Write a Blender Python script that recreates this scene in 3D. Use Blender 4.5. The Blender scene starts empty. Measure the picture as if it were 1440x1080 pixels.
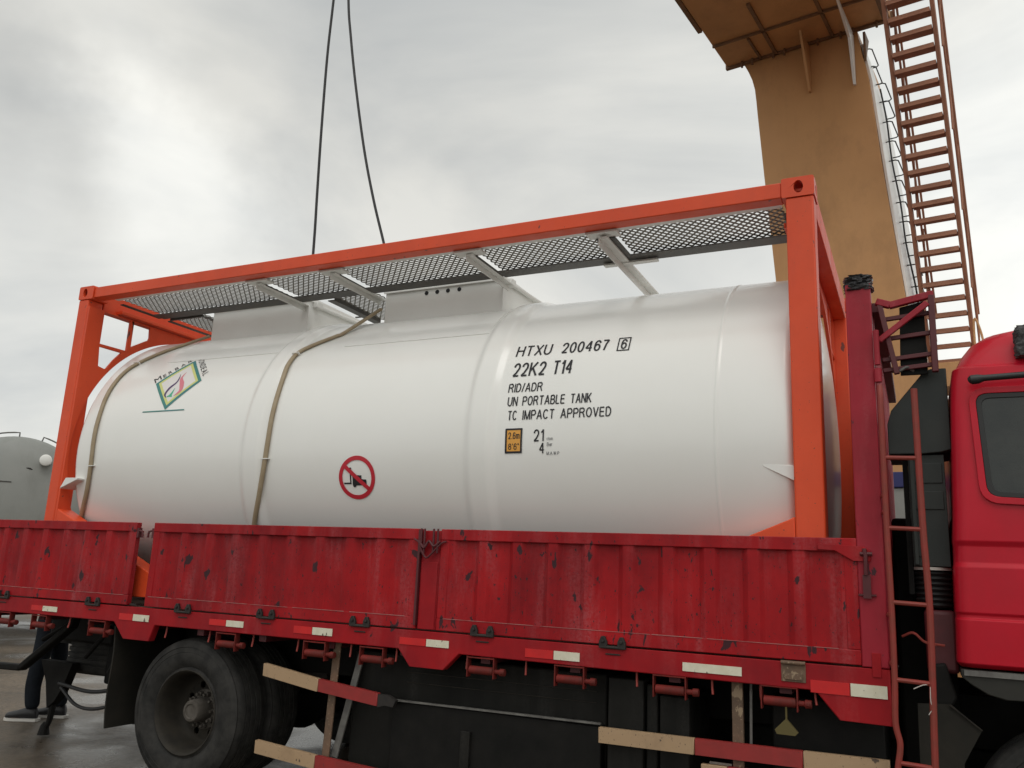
import bpy, bmesh, math, random
from mathutils import Vector, Matrix
from mathutils.geometry import tessellate_polygon
random.seed(7)
S = bpy.context.scene
C = S.collection
R = math.radians
PI = math.pi

# ------------------------------------------------------------------ camera
cam_d = bpy.data.cameras.new("camera")
cam = bpy.data.objects.new("camera", cam_d)
C.objects.link(cam)
yaw, pitch, roll = R(-26.0993), R(12.5406), R(2.5561)
cy_, sy_, cp_, sp_ = math.cos(yaw), math.sin(yaw), math.cos(pitch), math.sin(pitch)
fw = Vector((sy_*cp_, cy_*cp_, sp_))
rt = Vector((cy_, -sy_, 0))
up = rt.cross(fw)
r2 = math.cos(roll)*rt + math.sin(roll)*up
u2 = -math.sin(roll)*rt + math.cos(roll)*up
cam.matrix_world = Matrix(((r2.x, u2.x, -fw.x, 6.483), (r2.y, u2.y, -fw.y, -4.595),
                           (r2.z, u2.z, -fw.z, 1.548), (0, 0, 0, 1)))
cam_d.sensor_width = 36
cam_d.lens = 29.41
cam_d.clip_start = 0.05
cam_d.clip_end = 3000
S.camera = cam

# ------------------------------------------------------------------ world: overcast sky
SUN_EL, SUN_AZ = R(58), R(150)      # azimuth the light comes from, clockwise from +Y
w = bpy.data.worlds.new("World")
S.world = w
w.use_nodes = True
nt = w.node_tree
N, L = nt.nodes, nt.links
for n in list(N): N.remove(n)
def nd(tree, t, **kw):
    n = tree.nodes.new(t)
    for k, v in kw.items():
        if hasattr(n, k): setattr(n, k, v)
        else: n.inputs[k.replace('_', ' ')].default_value = v
    return n
out = nd(nt, 'ShaderNodeOutputWorld')
bg = nd(nt, 'ShaderNodeBackground')
bg.inputs['Strength'].default_value = 0.1
sky = nd(nt, 'ShaderNodeTexSky')
sky.sky_type = 'NISHITA'
sky.sun_disc = False
sky.sun_elevation = SUN_EL
sky.sun_rotation = SUN_AZ
tc = nd(nt, 'ShaderNodeTexCoord')
mp = nd(nt, 'ShaderNodeMapping')
mp.inputs['Scale'].default_value = (1.0, 1.0, 2.2)
mp.inputs['Location'].default_value = (0.35, 0.1, 0.0)
L.new(tc.outputs['Generated'], mp.inputs['Vector'])
n1 = nd(nt, 'ShaderNodeTexNoise')
n1.inputs['Scale'].default_value = 1.7; n1.inputs['Detail'].default_value = 6
n1.inputs['Roughness'].default_value = 0.52; n1.inputs['Distortion'].default_value = 0.6
L.new(mp.outputs[0], n1.inputs['Vector'])
cr = nd(nt, 'ShaderNodeValToRGB')
e = cr.color_ramp.elements
e[0].position = 0.38; e[0].color = (5.75, 5.9, 5.8, 1)
e[1].position = 0.63; e[1].color = (8.4, 8.3, 7.75, 1)
L.new(n1.outputs['Fac'], cr.inputs['Fac'])
# banks of thinner and thicker cloud, plus an unseen glow added behind the camera as fill; their edges broken up by warping the direction with noise
wn = nd(nt, 'ShaderNodeTexNoise'); wn.inputs['Scale'].default_value = 5.0; wn.inputs['Detail'].default_value = 5; wn.inputs['Roughness'].default_value = 0.55
L.new(tc.outputs['Generated'], wn.inputs['Vector'])
wa = nd(nt, 'ShaderNodeVectorMath'); wa.operation = 'SUBTRACT'; L.new(wn.outputs['Color'], wa.inputs[0]); wa.inputs[1].default_value = (0.5, 0.5, 0.5)
wb = nd(nt, 'ShaderNodeVectorMath'); wb.operation = 'SCALE'; L.new(wa.outputs[0], wb.inputs[0]); wb.inputs['Scale'].default_value = 0.30
wc = nd(nt, 'ShaderNodeVectorMath'); wc.operation = 'ADD'; L.new(tc.outputs['Generated'], wc.inputs[0]); L.new(wb.outputs[0], wc.inputs[1])
wd_ = nd(nt, 'ShaderNodeVectorMath'); wd_.operation = 'NORMALIZE'; L.new(wc.outputs[0], wd_.inputs[0])
acc = None
for direction, power, amount in (((0.30, 0.90, 0.26), 13, 0.62), ((0.15, -0.75, 0.85), 2.0, 0.60), ((-0.85, 0.55, 0.30), 20, 0.10),  # second lobe: added glow out of view, brightens the near sides
                                 ((-0.762, 0.465, 0.45), 350, -0.15), ((-0.785, 0.49, 0.38), 260, -0.16), ((-0.718, 0.552, 0.424), 300, 0.17), ((-0.69, 0.615, 0.375), 240, 0.18), ((-0.62, 0.575, 0.53), 140, -0.10), ((-0.46, 0.74, 0.49), 60, -0.07)):
    dot = nd(nt, 'ShaderNodeVectorMath'); dot.operation = 'DOT_PRODUCT'
    dot.inputs[1].default_value = Vector(direction).normalized()
    L.new(wd_.outputs[0], dot.inputs[0])
    mxn = nd(nt, 'ShaderNodeMath'); mxn.operation = 'MAXIMUM'; mxn.inputs[1].default_value = 0
    L.new(dot.outputs['Value'], mxn.inputs[0])
    pw = nd(nt, 'ShaderNodeMath'); pw.operation = 'POWER'; pw.inputs[1].default_value = power
    L.new(mxn.outputs[0], pw.inputs[0])
    ml = nd(nt, 'ShaderNodeMath'); ml.operation = 'MULTIPLY_ADD'; ml.inputs[1].default_value = amount
    L.new(pw.outputs[0], ml.inputs[0])
    if acc is None: ml.inputs[2].default_value = 1.0
    else: L.new(acc, ml.inputs[2])
    acc = ml.outputs[0]
sc = nd(nt, 'ShaderNodeVectorMath'); sc.operation = 'SCALE'
L.new(cr.outputs['Color'], sc.inputs[0]); L.new(acc, sc.inputs['Scale'])
mx = nd(nt, 'ShaderNodeMix'); mx.data_type = 'RGBA'
mx.inputs['Factor'].default_value = 0.93
L.new(sky.outputs[0], mx.inputs['A']); L.new(sc.outputs[0], mx.inputs['B'])
L.new(mx.outputs['Result'], bg.inputs['Color'])
L.new(bg.outputs[0], out.inputs['Surface'])

sun_d = bpy.data.lights.new("sun", 'SUN')
sun_d.energy = 0.6
sun_d.angle = R(25)
sun_d.color = (1.0, 0.97, 0.93)
sun = bpy.data.objects.new("sun", sun_d)
C.objects.link(sun)
sdir = Vector((math.sin(SUN_AZ)*math.cos(SUN_EL), math.cos(SUN_AZ)*math.cos(SUN_EL), math.sin(SUN_EL)))
sun.rotation_euler = sdir.to_track_quat('Z', 'Y').to_euler()
sun.location = sdir*40
S.view_settings.view_transform = 'Standard'
S.view_settings.look = 'None'
S.view_settings.exposure = 0.0
S.view_settings.gamma = 1.0
S.view_settings.use_curve_mapping = False

# ------------------------------------------------------------------ materials
M = {}
def mat(name, col, rough=0.5, metal=0.0, col2=None, vs=4.0, bump=0.0, bs=60.0, chips=None, streak=None, dirt=None,
        rvar=0.0, spec=0.5, coat=0.0, stretch=(1, 1, 1), chip_amt=0.66, bdet=5):
    m = bpy.data.materials.new(name)
    m.use_nodes = True
    t = m.node_tree
    b = t.nodes['Principled BSDF']
    b.inputs['Roughness'].default_value = rough
    b.inputs['Metallic'].default_value = metal
    b.inputs['Specular IOR Level'].default_value = spec
    b.inputs['Coat Weight'].default_value = coat
    b.inputs['Coat Roughness'].default_value = 0.12
    c4 = lambda c: (c[0], c[1], c[2], 1)
    co = t.nodes.new('ShaderNodeTexCoord').outputs['Object']
    def noise(scale, detail=5, rough_=0.55, st=(1, 1, 1), off=(0, 0, 0), dist=0.0):
        mpn = t.nodes.new('ShaderNodeMapping')
        mpn.inputs['Scale'].default_value = st
        mpn.inputs['Location'].default_value = off
        t.links.new(co, mpn.inputs['Vector'])
        n = t.nodes.new('ShaderNodeTexNoise')
        n.inputs['Scale'].default_value = scale; n.inputs['Detail'].default_value = detail
        n.inputs['Roughness'].default_value = rough_; n.inputs['Distortion'].default_value = dist
        t.links.new(mpn.outputs[0], n.inputs['Vector'])
        return n.outputs['Fac']
    def ramp(sock, a, b_):
        r = t.nodes.new('ShaderNodeMapRange')
        r.inputs['From Min'].default_value = a; r.inputs['From Max'].default_value = b_
        t.links.new(sock, r.inputs['Value'])
        return r.outputs['Result']
    def mix(fac, a, b_):
        x = t.nodes.new('ShaderNodeMix'); x.data_type = 'RGBA'
        for k, v in (('A', a), ('B', b_)):
            if isinstance(v, tuple): x.inputs[k].default_value = v
            else: t.links.new(v, x.inputs[k])
        if isinstance(fac, float): x.inputs['Factor'].default_value = fac
        else: t.links.new(fac, x.inputs['Factor'])
        return x.outputs['Result']
    def mul(a, k):
        x = t.nodes.new('ShaderNodeMath'); x.operation = 'MULTIPLY'
        t.links.new(a, x.inputs[0])
        if isinstance(k, (int, float)): x.inputs[1].default_value = k
        else: t.links.new(k, x.inputs[1])
        return x.outputs[0]
    cur = c4(col)
    if col2 is not None:
        cur = mix(ramp(noise(vs, 6, 0.6, stretch), 0.32, 0.68), c4(col), c4(col2))
    if dirt is not None:
        cur = mix(mul(ramp(noise(1.7, 7, 0.7, (1, 1, 0.6), (3, 1, 2)), 0.48, 0.75), dirt[3]), cur, c4(dirt))
    if streak is not None:
        f = ramp(noise(9, 5, 0.6, (1.0, 1.0, 0.13), (5, 2, 1)), 0.47, 0.72)
        f2 = ramp(noise(2.2, 3, 0.5, (1, 1, 0.7), (1, 7, 3)), 0.36, 0.60)
        f3 = ramp(noise(60, 4, 0.7), 0.3, 0.6)
        cur = mix(mul(mul(mul(f, f2), f3), streak[3]), cur, c4(streak))
    chipf = None
    if chips is not None:
        f = ramp(noise(15, 4, 0.5, (1.0, 1.0, 0.55), (2, 9, 4), 0.3), chip_amt, chip_amt+0.02)
        g = ramp(noise(46, 4, 0.6, (1, 1, 0.5), (8, 3, 1)), chip_amt+0.012, chip_amt+0.03)
        x = t.nodes.new('ShaderNodeMath'); x.operation = 'MAXIMUM'
        t.links.new(f, x.inputs[0]); t.links.new(g, x.inputs[1])
        h = ramp(noise(110, 3, 0.5, (1, 1, 0.7), (4, 4, 7)), chip_amt+0.015, chip_amt+0.035)
        x2 = t.nodes.new('ShaderNodeMath'); x2.operation = 'MAXIMUM'
        t.links.new(x.outputs[0], x2.inputs[0]); t.links.new(h, x2.inputs[1])
        chipf = x2.outputs[0]
        cur = mix(mul(chipf, 0.9), cur, c4(chips))
    if isinstance(cur, tuple): b.inputs['Base Color'].default_value = cur
    else: t.links.new(cur, b.inputs['Base Color'])
    if rvar > 0:
        r = t.nodes.new('ShaderNodeMapRange')
        r.inputs['From Min'].default_value = 0.3; r.inputs['From Max'].default_value = 0.7
        r.inputs['To Min'].default_value = max(0.02, rough-rvar); r.inputs['To Max'].default_value = min(1, rough+rvar)
        t.links.new(noise(6, 6, 0.6, (1, 1, 0.5)), r.inputs['Value'])
        t.links.new(r.outputs[0], b.inputs['Roughness'])
    if bump > 0:
        bn = t.nodes.new('ShaderNodeBump')
        bn.inputs['Strength'].default_value = 1.0
        bn.inputs['Distance'].default_value = bump
        t.links.new(noise(bs, bdet, 0.6), bn.inputs['Height'])
        t.links.new(bn.outputs[0], b.inputs['Normal'])
    M[name] = m
    return m

mat('orange_paint', (0.74, 0.083, 0.024), 0.45, spec=0.35, col2=(0.66, 0.070, 0.020), vs=2.5, bump=0.0009, bs=14, rvar=0.12, dirt=(0.40, 0.06, 0.03, 0.4), chips=(0.12, 0.05, 0.04), chip_amt=0.705)
mat('tank_white', (0.85, 0.85, 0.82), 0.26, dirt=(0.70, 0.68, 0.62, 0.06), col2=(0.81, 0.81, 0.775), vs=0.9, bump=0.0012, bs=0.9, bdet=1.0, coat=0.3)
mat('box_white', (0.80, 0.80, 0.77), 0.42, col2=(0.76, 0.76, 0.73), vs=3, bump=0.001, bs=8)
mat('bracket_grey', (0.74, 0.74, 0.71), 0.45, col2=(0.66, 0.66, 0.63), vs=6)
mat('grating_steel', (0.16, 0.152, 0.135), 0.55, metal=0.2, col2=(0.21, 0.195, 0.165), vs=12)
mat('frame_dark', (0.045, 0.043, 0.040), 0.5, col2=(0.07, 0.065, 0.055), vs=9)
mat('hose_beige', (0.36, 0.29, 0.19), 0.55, col2=(0.30, 0.23, 0.14), vs=14, bump=0.001, bs=40)
mat('tie_white', (0.8, 0.8, 0.76), 0.4)
mat('ink_black', (0.022, 0.022, 0.025), 0.4, spec=0.3)
mat('ink_grey', (0.16, 0.16, 0.165), 0.45)
mat('sign_red', (0.52, 0.018, 0.035), 0.4)
mat('plate_orange', (0.75, 0.36, 0.06), 0.45)
mat('logo_green', (0.045, 0.24, 0.17), 0.45, col2=(0.04, 0.19, 0.24), vs=5)
mat('logo_yellow', (0.62, 0.64, 0.22), 0.45)
mat('logo_pale', (0.74, 0.72, 0.70), 0.45)
mat('logo_purple', (0.07, 0.03, 0.12), 0.45)
mat('logo_pink', (0.68, 0.20, 0.25), 0.45)
mat('logo_leaf', (0.06, 0.42, 0.25), 0.45)
mat('red_board', (0.40, 0.011, 0.0145), 0.5, spec=0.18, col2=(0.26, 0.007, 0.011), vs=3.2, bump=0.0016, bs=9, rvar=0.14,
    chips=(0.022, 0.02, 0.024), streak=(0.40, 0.13, 0.14, 0.5), dirt=(0.10, 0.008, 0.012, 0.75), chip_amt=0.655)
mat('worn_paint', (0.42, 0.22, 0.20), 0.6, col2=(0.30, 0.06, 0.06), vs=9)
mat('red_frame', (0.36, 0.010, 0.014), 0.48, spec=0.18, col2=(0.25, 0.009, 0.014), vs=4, bump=0.0008, bs=12, rvar=0.12,
    chips=(0.03, 0.02, 0.022), dirt=(0.12, 0.010, 0.014, 0.6), chip_amt=0.72, streak=(0.40, 0.10, 0.10, 0.35))
mat('post_red', (0.36, 0.018, 0.034), 0.5, spec=0.25, col2=(0.28, 0.014, 0.025), vs=4, bump=0.001, bs=14, rvar=0.12,
    chips=(0.03, 0.02, 0.025), dirt=(0.14, 0.012, 0.02, 0.6), chip_amt=0.71, streak=(0.42, 0.13, 0.14, 0.4))
mat('cab_red', (0.54, 0.010, 0.029), 0.34, spec=0.22, col2=(0.45, 0.009, 0.020), vs=1.5, coat=0.04, bump=0.0006, bs=7, rvar=0.06,
    dirt=(0.25, 0.02, 0.03, 0.35))
mat('dark_red', (0.10, 0.012, 0.016), 0.55, col2=(0.07, 0.010, 0.013), vs=6)
mat('rust_red', (0.27, 0.030, 0.022), 0.6, col2=(0.20, 0.035, 0.022), vs=16, bump=0.001, bs=40)
mat('winch_red', (0.19, 0.020, 0.016), 0.6, spec=0.2, col2=(0.10, 0.020, 0.016), vs=20, bump=0.001, bs=50)
mat('black_steel', (0.016, 0.015, 0.015), 0.55, spec=0.3, col2=(0.035, 0.030, 0.026), vs=8, bump=0.001, bs=25, rvar=0.12)
mat('chassis_black', (0.007, 0.007, 0.0065), 0.65, spec=0.15, col2=(0.013, 0.012, 0.011), vs=6, bump=0.001, bs=20, rvar=0.1)
mat('box_dark', (0.009, 0.009, 0.008), 0.6, spec=0.15, col2=(0.017, 0.016, 0.014), vs=3, bump=0.001, bs=12, rvar=0.15, streak=(0.07, 0.065, 0.06, 0.3))
mat('edge_steel', (0.17, 0.165, 0.15), 0.55, col2=(0.08, 0.075, 0.07), vs=15)
mat('rubber', (0.014, 0.014, 0.0135), 0.75, spec=0.2, col2=(0.042, 0.040, 0.037), vs=9, bump=0.0015, bs=35, dirt=(0.036, 0.033, 0.028, 0.5))
mat('rim_dirty', (0.022, 0.020, 0.017), 0.7, spec=0.2, col2=(0.036, 0.031, 0.024), vs=9, bump=0.001, bs=30)
mat('hub_rust', (0.11, 0.098, 0.086), 0.7, spec=0.2, col2=(0.06, 0.052, 0.043), vs=14, bump=0.002, bs=40)
mat('flap_rubber', (0.016, 0.0155, 0.013), 0.75, spec=0.2, col2=(0.026, 0.023, 0.018), vs=5, bump=0.001, bs=20)
mat('guard_cream', (0.38, 0.255, 0.145), 0.55, col2=(0.40, 0.27, 0.16), vs=7, bump=0.001, bs=30, chips=(0.06, 0.04, 0.03), chip_amt=0.67, dirt=(0.20, 0.13, 0.075, 0.95))
mat('guard_red', (0.30, 0.022, 0.020), 0.55, col2=(0.22, 0.020, 0.018), vs=8, bump=0.001, bs=30, chips=(0.05, 0.03, 0.03), chip_amt=0.72)
mat('rust_brown', (0.17, 0.10, 0.06), 0.7, col2=(0.10, 0.065, 0.042), vs=12, bump=0.002, bs=40, chips=(0.30, 0.22, 0.14), chip_amt=0.64)
mat('reflector_white', (0.72, 0.69, 0.56), 0.4, col2=(0.62, 0.58, 0.44), vs=18, chips=(0.10, 0.08, 0.06), chip_amt=0.69)
mat('reflector_red', (0.62, 0.012, 0.012), 0.35, col2=(0.5, 0.010, 0.012), vs=12)
mat('snorkel_black', (0.020, 0.025, 0.0235), 0.5, spec=0.3, col2=(0.029, 0.033, 0.030), vs=5, bump=0.0008, bs=20)
mat('gasket_black', (0.012, 0.012, 0.012), 0.5)
mat('glass_dark', (0.010, 0.014, 0.0135), 0.12, spec=0.45, col2=(0.028, 0.032, 0.028), vs=5, rvar=0.08, bump=0.0006, bs=160)
mat('cabin_interior', (0.05, 0.05, 0.048), 0.8)
mat('fender_grey', (0.024, 0.024, 0.021), 0.55, spec=0.25, col2=(0.034, 0.033, 0.028), vs=5)
mat('strap_grey', (0.5, 0.46, 0.42), 0.6)
mat('tag_yellow', (0.10, 0.078, 0.022), 0.7)
mat('crane_yellow', (0.60, 0.325, 0.145), 0.5, spec=0.3, streak=(0.30, 0.15, 0.075, 0.2), col2=(0.52, 0.28, 0.118), vs=0.7, bump=0.002, bs=2.5, rvar=0.08, dirt=(0.22, 0.12, 0.055, 0.4))
mat('crane_seam', (0.24, 0.135, 0.07), 0.6, col2=(0.15, 0.085, 0.045), vs=6)
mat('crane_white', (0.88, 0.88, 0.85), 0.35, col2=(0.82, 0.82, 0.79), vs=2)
mat('crane_blue', (0.02, 0.025, 0.12), 0.5)
mat('stair_brown', (0.42, 0.19, 0.112), 0.6, col2=(0.33, 0.145, 0.086), vs=5, bump=0.001, bs=20)
mat('wire_black', (0.02, 0.02, 0.021), 0.55)
mat('plastic_black', (0.018, 0.018, 0.02), 0.22, col2=(0.03, 0.03, 0.032), vs=20, bump=0.006, bs=45)
mat('fur_grey', (0.10, 0.10, 0.10), 0.7, col2=(0.03, 0.03, 0.03), vs=40, bump=0.01, bs=80)
mat('tanker_grey', (0.23, 0.24, 0.225), 0.5, col2=(0.28, 0.285, 0.265), vs=0.8, bump=0.002, bs=4, rvar=0.1, dirt=(0.14, 0.14, 0.12, 0.4))
mat('jeans', (0.013, 0.016, 0.021), 0.9, spec=0.1, col2=(0.021, 0.025, 0.031), vs=9, bump=0.002, bs=60)
mat('jacket', (0.03, 0.03, 0.034), 0.8, col2=(0.045, 0.045, 0.05), vs=6, bump=0.002, bs=30)
mat('skin', (0.45, 0.27, 0.19), 0.5)
mat('hair', (0.012, 0.010, 0.009), 0.5)
mat('shoe_black', (0.018, 0.018, 0.02), 0.5)
mat('sole_white', (0.6, 0.58, 0.54), 0.6)
mat('wood_floor', (0.10, 0.075, 0.055), 0.7, col2=(0.07, 0.05, 0.04), vs=5)
mat('polished_steel', (0.55, 0.55, 0.54), 0.22, metal=0.85, col2=(0.48, 0.48, 0.47), vs=4)

def ground_mat():
    m = bpy.data.materials.new('wet_concrete'); m.use_nodes = True
    t = m.node_tree; b = t.nodes['Principled BSDF']
    co = t.nodes.new('ShaderNodeTexCoord').outputs['Object']
    def noise(s, d, r, dist=0):
        n = t.nodes.new('ShaderNodeTexNoise'); n.inputs['Scale'].default_value = s; n.inputs['Detail'].default_value = d
        n.inputs['Roughness'].default_value = r; n.inputs['Distortion'].default_value = dist
        t.links.new(co, n.inputs['Vector']); return n.outputs['Fac']
    def rmp(s, a, c, ca, cb):
        x = t.nodes.new('ShaderNodeValToRGB'); e = x.color_ramp.elements
        e[0].position = a; e[0].color = (*ca, 1); e[1].position = c; e[1].color = (*cb, 1)
        t.links.new(s, x.inputs['Fac']); return x.outputs['Color']
    big = noise(0.7, 8, 0.6, 0.4)
    fine = noise(22, 8, 0.78, 0.5)
    c1 = rmp(big, 0.38, 0.62, (0.062, 0.048, 0.034), (0.165, 0.132, 0.098))
    c2 = rmp(fine, 0.34, 0.68, (0.40, 0.40, 0.40), (1.40, 1.36, 1.30))
    x = t.nodes.new('ShaderNodeMix'); x.data_type = 'RGBA'; x.blend_type = 'MULTIPLY'; x.inputs['Factor'].default_value = 1
    t.links.new(c1, x.inputs['A']); t.links.new(c2, x.inputs['B'])
    t.links.new(x.outputs['Result'], b.inputs['Base Color'])
    rr = rmp(big, 0.40, 0.60, (0.26,)*3, (0.62,)*3)
    t.links.new(rr, b.inputs['Roughness'])
    b.inputs['Specular IOR Level'].default_value = 0.4
    bn = t.nodes.new('ShaderNodeBump'); bn.inputs['Distance'].default_value = 0.016
    hm = t.nodes.new('ShaderNodeMath'); hm.operation = 'MULTIPLY'
    t.links.new(fine, hm.inputs[0]); t.links.new(rr, hm.inputs[1])
    t.links.new(hm.outputs[0], bn.inputs['Height']); t.links.new(bn.outputs[0], b.inputs['Normal'])
    M['wet_concrete'] = m
ground_mat()

# ------------------------------------------------------------------ mesh builder
class MB:
    def __init__(s): s.v = []; s.f = []; s.mi = []
    def add(s, vs, fs, mi=0):
        o = len(s.v); s.v += [tuple(p) for p in vs]
        for f in fs: s.f.append(tuple(i+o for i in f)); s.mi.append(mi)
        return s
    def box(s, x0, x1, y0, y1, z0, z1, mi=0):
        v = [(x, y, z) for z in (z0, z1) for y in (y0, y1) for x in (x0, x1)]
        return s.add(v, [(0, 2, 3, 1), (4, 5, 7, 6), (0, 1, 5, 4), (2, 6, 7, 3), (0, 4, 6, 2), (1, 3, 7, 5)], mi)
    def bar(s, a, b, wdt, hgt, side=(0, 0, 1), mi=0):
        a = Vector(a); b = Vector(b); d = (b-a).normalized(); u_ = d.cross(Vector(side))
        if u_.length < 1e-4: u_ = d.cross(Vector((1, 0, 0)))
        u_.normalize(); n = u_.cross(d)
        v = []
        for p in (a, b):
            for i, j in ((-1, -1), (1, -1), (1, 1), (-1, 1)): v.append(p+u_*i*wdt/2+n*j*hgt/2)
        return s.add(v, [(0, 3, 2, 1), (4, 5, 6, 7), (0, 1, 5, 4), (1, 2, 6, 5), (2, 3, 7, 6), (3, 0, 4, 7)], mi)
    def prism(s, poly, lo, hi, axis='y', mi=0, holes=()):
        """extrude a 2d outline (a,b) along an axis; axis y: (x,z), x: (y,z), z: (x,y)"""
        def P(a, b, c): return {'y': (a, c, b), 'x': (c, a, b), 'z': (a, b, c)}[axis]
        loops = [list(poly)]+[list(h) for h in holes]
        tri = tessellate_polygon([[Vector((a, b, 0)) for a, b in lp] for lp in loops])
        flat = [q for lp in loops for q in lp]; n = len(flat)
        v = [P(a, b, lo) for a, b in flat]+[P(a, b, hi) for a, b in flat]
        fs = [t for t in tri]+[tuple(i+n for i in reversed(t)) for t in tri]
        o = 0
        for lp in loops:
            k = len(lp)
            for i in range(k):
                j = (i+1) % k
                fs.append((o+i, o+j, o+j+n, o+i+n))
            o += k
        return s.add(v, fs, mi)
    def tube(s, pts, r, n=10, mi=0, cap=True):
        pts = [Vector(p) for p in pts]; k = len(pts)
        rr = r if isinstance(r, (list, tuple)) else [r]*k
        tang = [(pts[min(i+1, k-1)]-pts[max(i-1, 0)]).normalized() for i in range(k)]
        ref = Vector((0, 0, 1)) if abs(tang[0].z) < 0.9 else Vector((1, 0, 0))
        u_ = (ref-tang[0]*ref.dot(tang[0])).normalized()
        v = []
        for i in range(k):
            u_ = (u_-tang[i]*u_.dot(tang[i])).normalized(); b = tang[i].cross(u_)
            for j in range(n):
                a = 2*PI*j/n; v.append(pts[i]+(u_*math.cos(a)+b*math.sin(a))*rr[i])
        fs = [(i*n+j, i*n+(j+1) % n, (i+1)*n+(j+1) % n, (i+1)*n+j) for i in range(k-1) for j in range(n)]
        if cap: fs += [tuple(range(n-1, -1, -1)), tuple((k-1)*n+j for j in range(n))]
        return s.add(v, fs, mi)
    def lathe(s, prof, origin=(0, 0, 0), axis='x', n=64, mi=0, cap=True):
        """profile of (along, radius) turned round an axis"""
        v = []
        o = Vector(origin)
        for a, r in prof:
            for j in range(n):
                t = 2*PI*j/n; c_, s_ = r*math.cos(t), r*math.sin(t)
                v.append(o+Vector({'x': (a, c_, s_), 'y': (s_, a, c_), 'z': (c_, s_, a)}[axis]))
        k = len(prof)
        fs = [(i*n+j, i*n+(j+1) % n, (i+1)*n+(j+1) % n, (i+1)*n+j) for i in range(k-1) for j in range(n)]
        if cap and prof[0][1] > 1e-6 and prof[0] != prof[-1]: fs.append(tuple(range(n-1, -1, -1)))
        if cap and prof[-1][1] > 1e-6 and prof[0] != prof[-1]: fs.append(tuple((k-1)*n+j for j in range(n)))
        return s.add(v, fs, mi)
    def loft(s, rings, mi=0, cap=True):
        n = len(rings[0]); v = [p for r in rings for p in r]; k = len(rings)
        fs = [(i*n+j, i*n+(j+1) % n, (i+1)*n+(j+1) % n, (i+1)*n+j) for i in range(k-1) for j in range(n)]
        if cap: fs += [tuple(range(n-1, -1, -1)), tuple((k-1)*n+j for j in range(n))]
        return s.add(v, fs, mi)
    def xf(s, mtx):
        s.v = [tuple(mtx @ Vector(p)) for p in s.v]; return s
    def mesh(s, name, mats, smooth=35):
        me = bpy.data.meshes.new(name)
        me.from_pydata(s.v, [], s.f)
        for m in (mats if isinstance(mats, (list, tuple)) else [mats]): me.materials.append(M[m])
        if len(me.materials) > 1: me.polygons.foreach_set('material_index', s.mi)
        bm = bmesh.new(); bm.from_mesh(me)
        bmesh.ops.remove_doubles(bm, verts=bm.verts, dist=1e-5)
        bmesh.ops.recalc_face_normals(bm, faces=bm.faces)
        bm.to_mesh(me); bm.free()
        if smooth:
            me.polygons.foreach_set('use_smooth', [True]*len(me.polygons))
            me.set_sharp_from_angle(angle=R(smooth))
        me.update()
        return me
    def build(s, name, mats, parent=None, at=None, bevel=0, smooth=35, seg=2):
        o = bpy.data.objects.new(name, s.mesh(name, mats, smooth)); C.objects.link(o)
        place(o, parent, at)
        if bevel:
            b = o.modifiers.new('bevel', 'BEVEL'); b.width = bevel; b.segments = seg; b.limit_method = 'ANGLE'; b.angle_limit = R(40)
            b.harden_normals = False
        return o

def base_of(parent):
    b = Vector((0, 0, 0)); p = parent
    while p is not None:
        b += Vector(p.get('_off', (0, 0, 0))); p = p.parent
    return b
def place(o, parent, at=None):
    """geometry is in the thing's own space (world for most things); at = where a local mesh sits"""
    pos = Vector(at) if at is not None else Vector((0, 0, 0))
    if parent is not None:
        o.parent = parent
        o.location = pos-base_of(parent)
    else:
        o.location = pos
    o['_off'] = tuple(o.location)
def again(o, parent, at):
    c = o.copy(); C.objects.link(c); c.parent = parent
    c.location = Vector(at)-base_of(parent); c['_off'] = tuple(c.location)
    for ch in [x for x in S.objects if x.parent == o]:
        d = ch.copy(); C.objects.link(d); d.parent = c
    return c
def thing(name, label, cat, loc=(0, 0, 0), group=None, rotz=0):
    o = bpy.data.objects.new(name, None); C.objects.link(o)
    o.location = loc; o['_off'] = tuple(loc); o.rotation_euler = (0, 0, rotz); o.empty_display_size = 0.3
    o['label'] = label; o['category'] = cat
    if group: o['group'] = group
    return o
def tag(o, label, cat, group=None):
    o['label'] = label; o['category'] = cat
    if group: o['group'] = group
    return o
def catmull(pts, n=8):
    P = [Vector(p) for p in pts]; P = [P[0]*2-P[1]]+P+[P[-1]*2-P[-2]]
    o = []
    for i in range(1, len(P)-2):
        for k in range(n):
            t = k/n; a, b, c, d = P[i-1:i+3]
            o.append(0.5*((2*b)+(c-a)*t+(2*a-5*b+4*c-d)*t*t+(3*b-3*c+d-a)*t**3))
    o.append(P[-2]); return o

# ------------------------------------------------------------------ ground
g = MB(); g.add([(-400, -400, 0), (400, -400, 0), (400, 400, 0), (-400, 400, 0)], [(0, 1, 2, 3)])
go = g.build('ground', 'wet_concrete', smooth=0); go['kind'] = 'structure'

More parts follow.
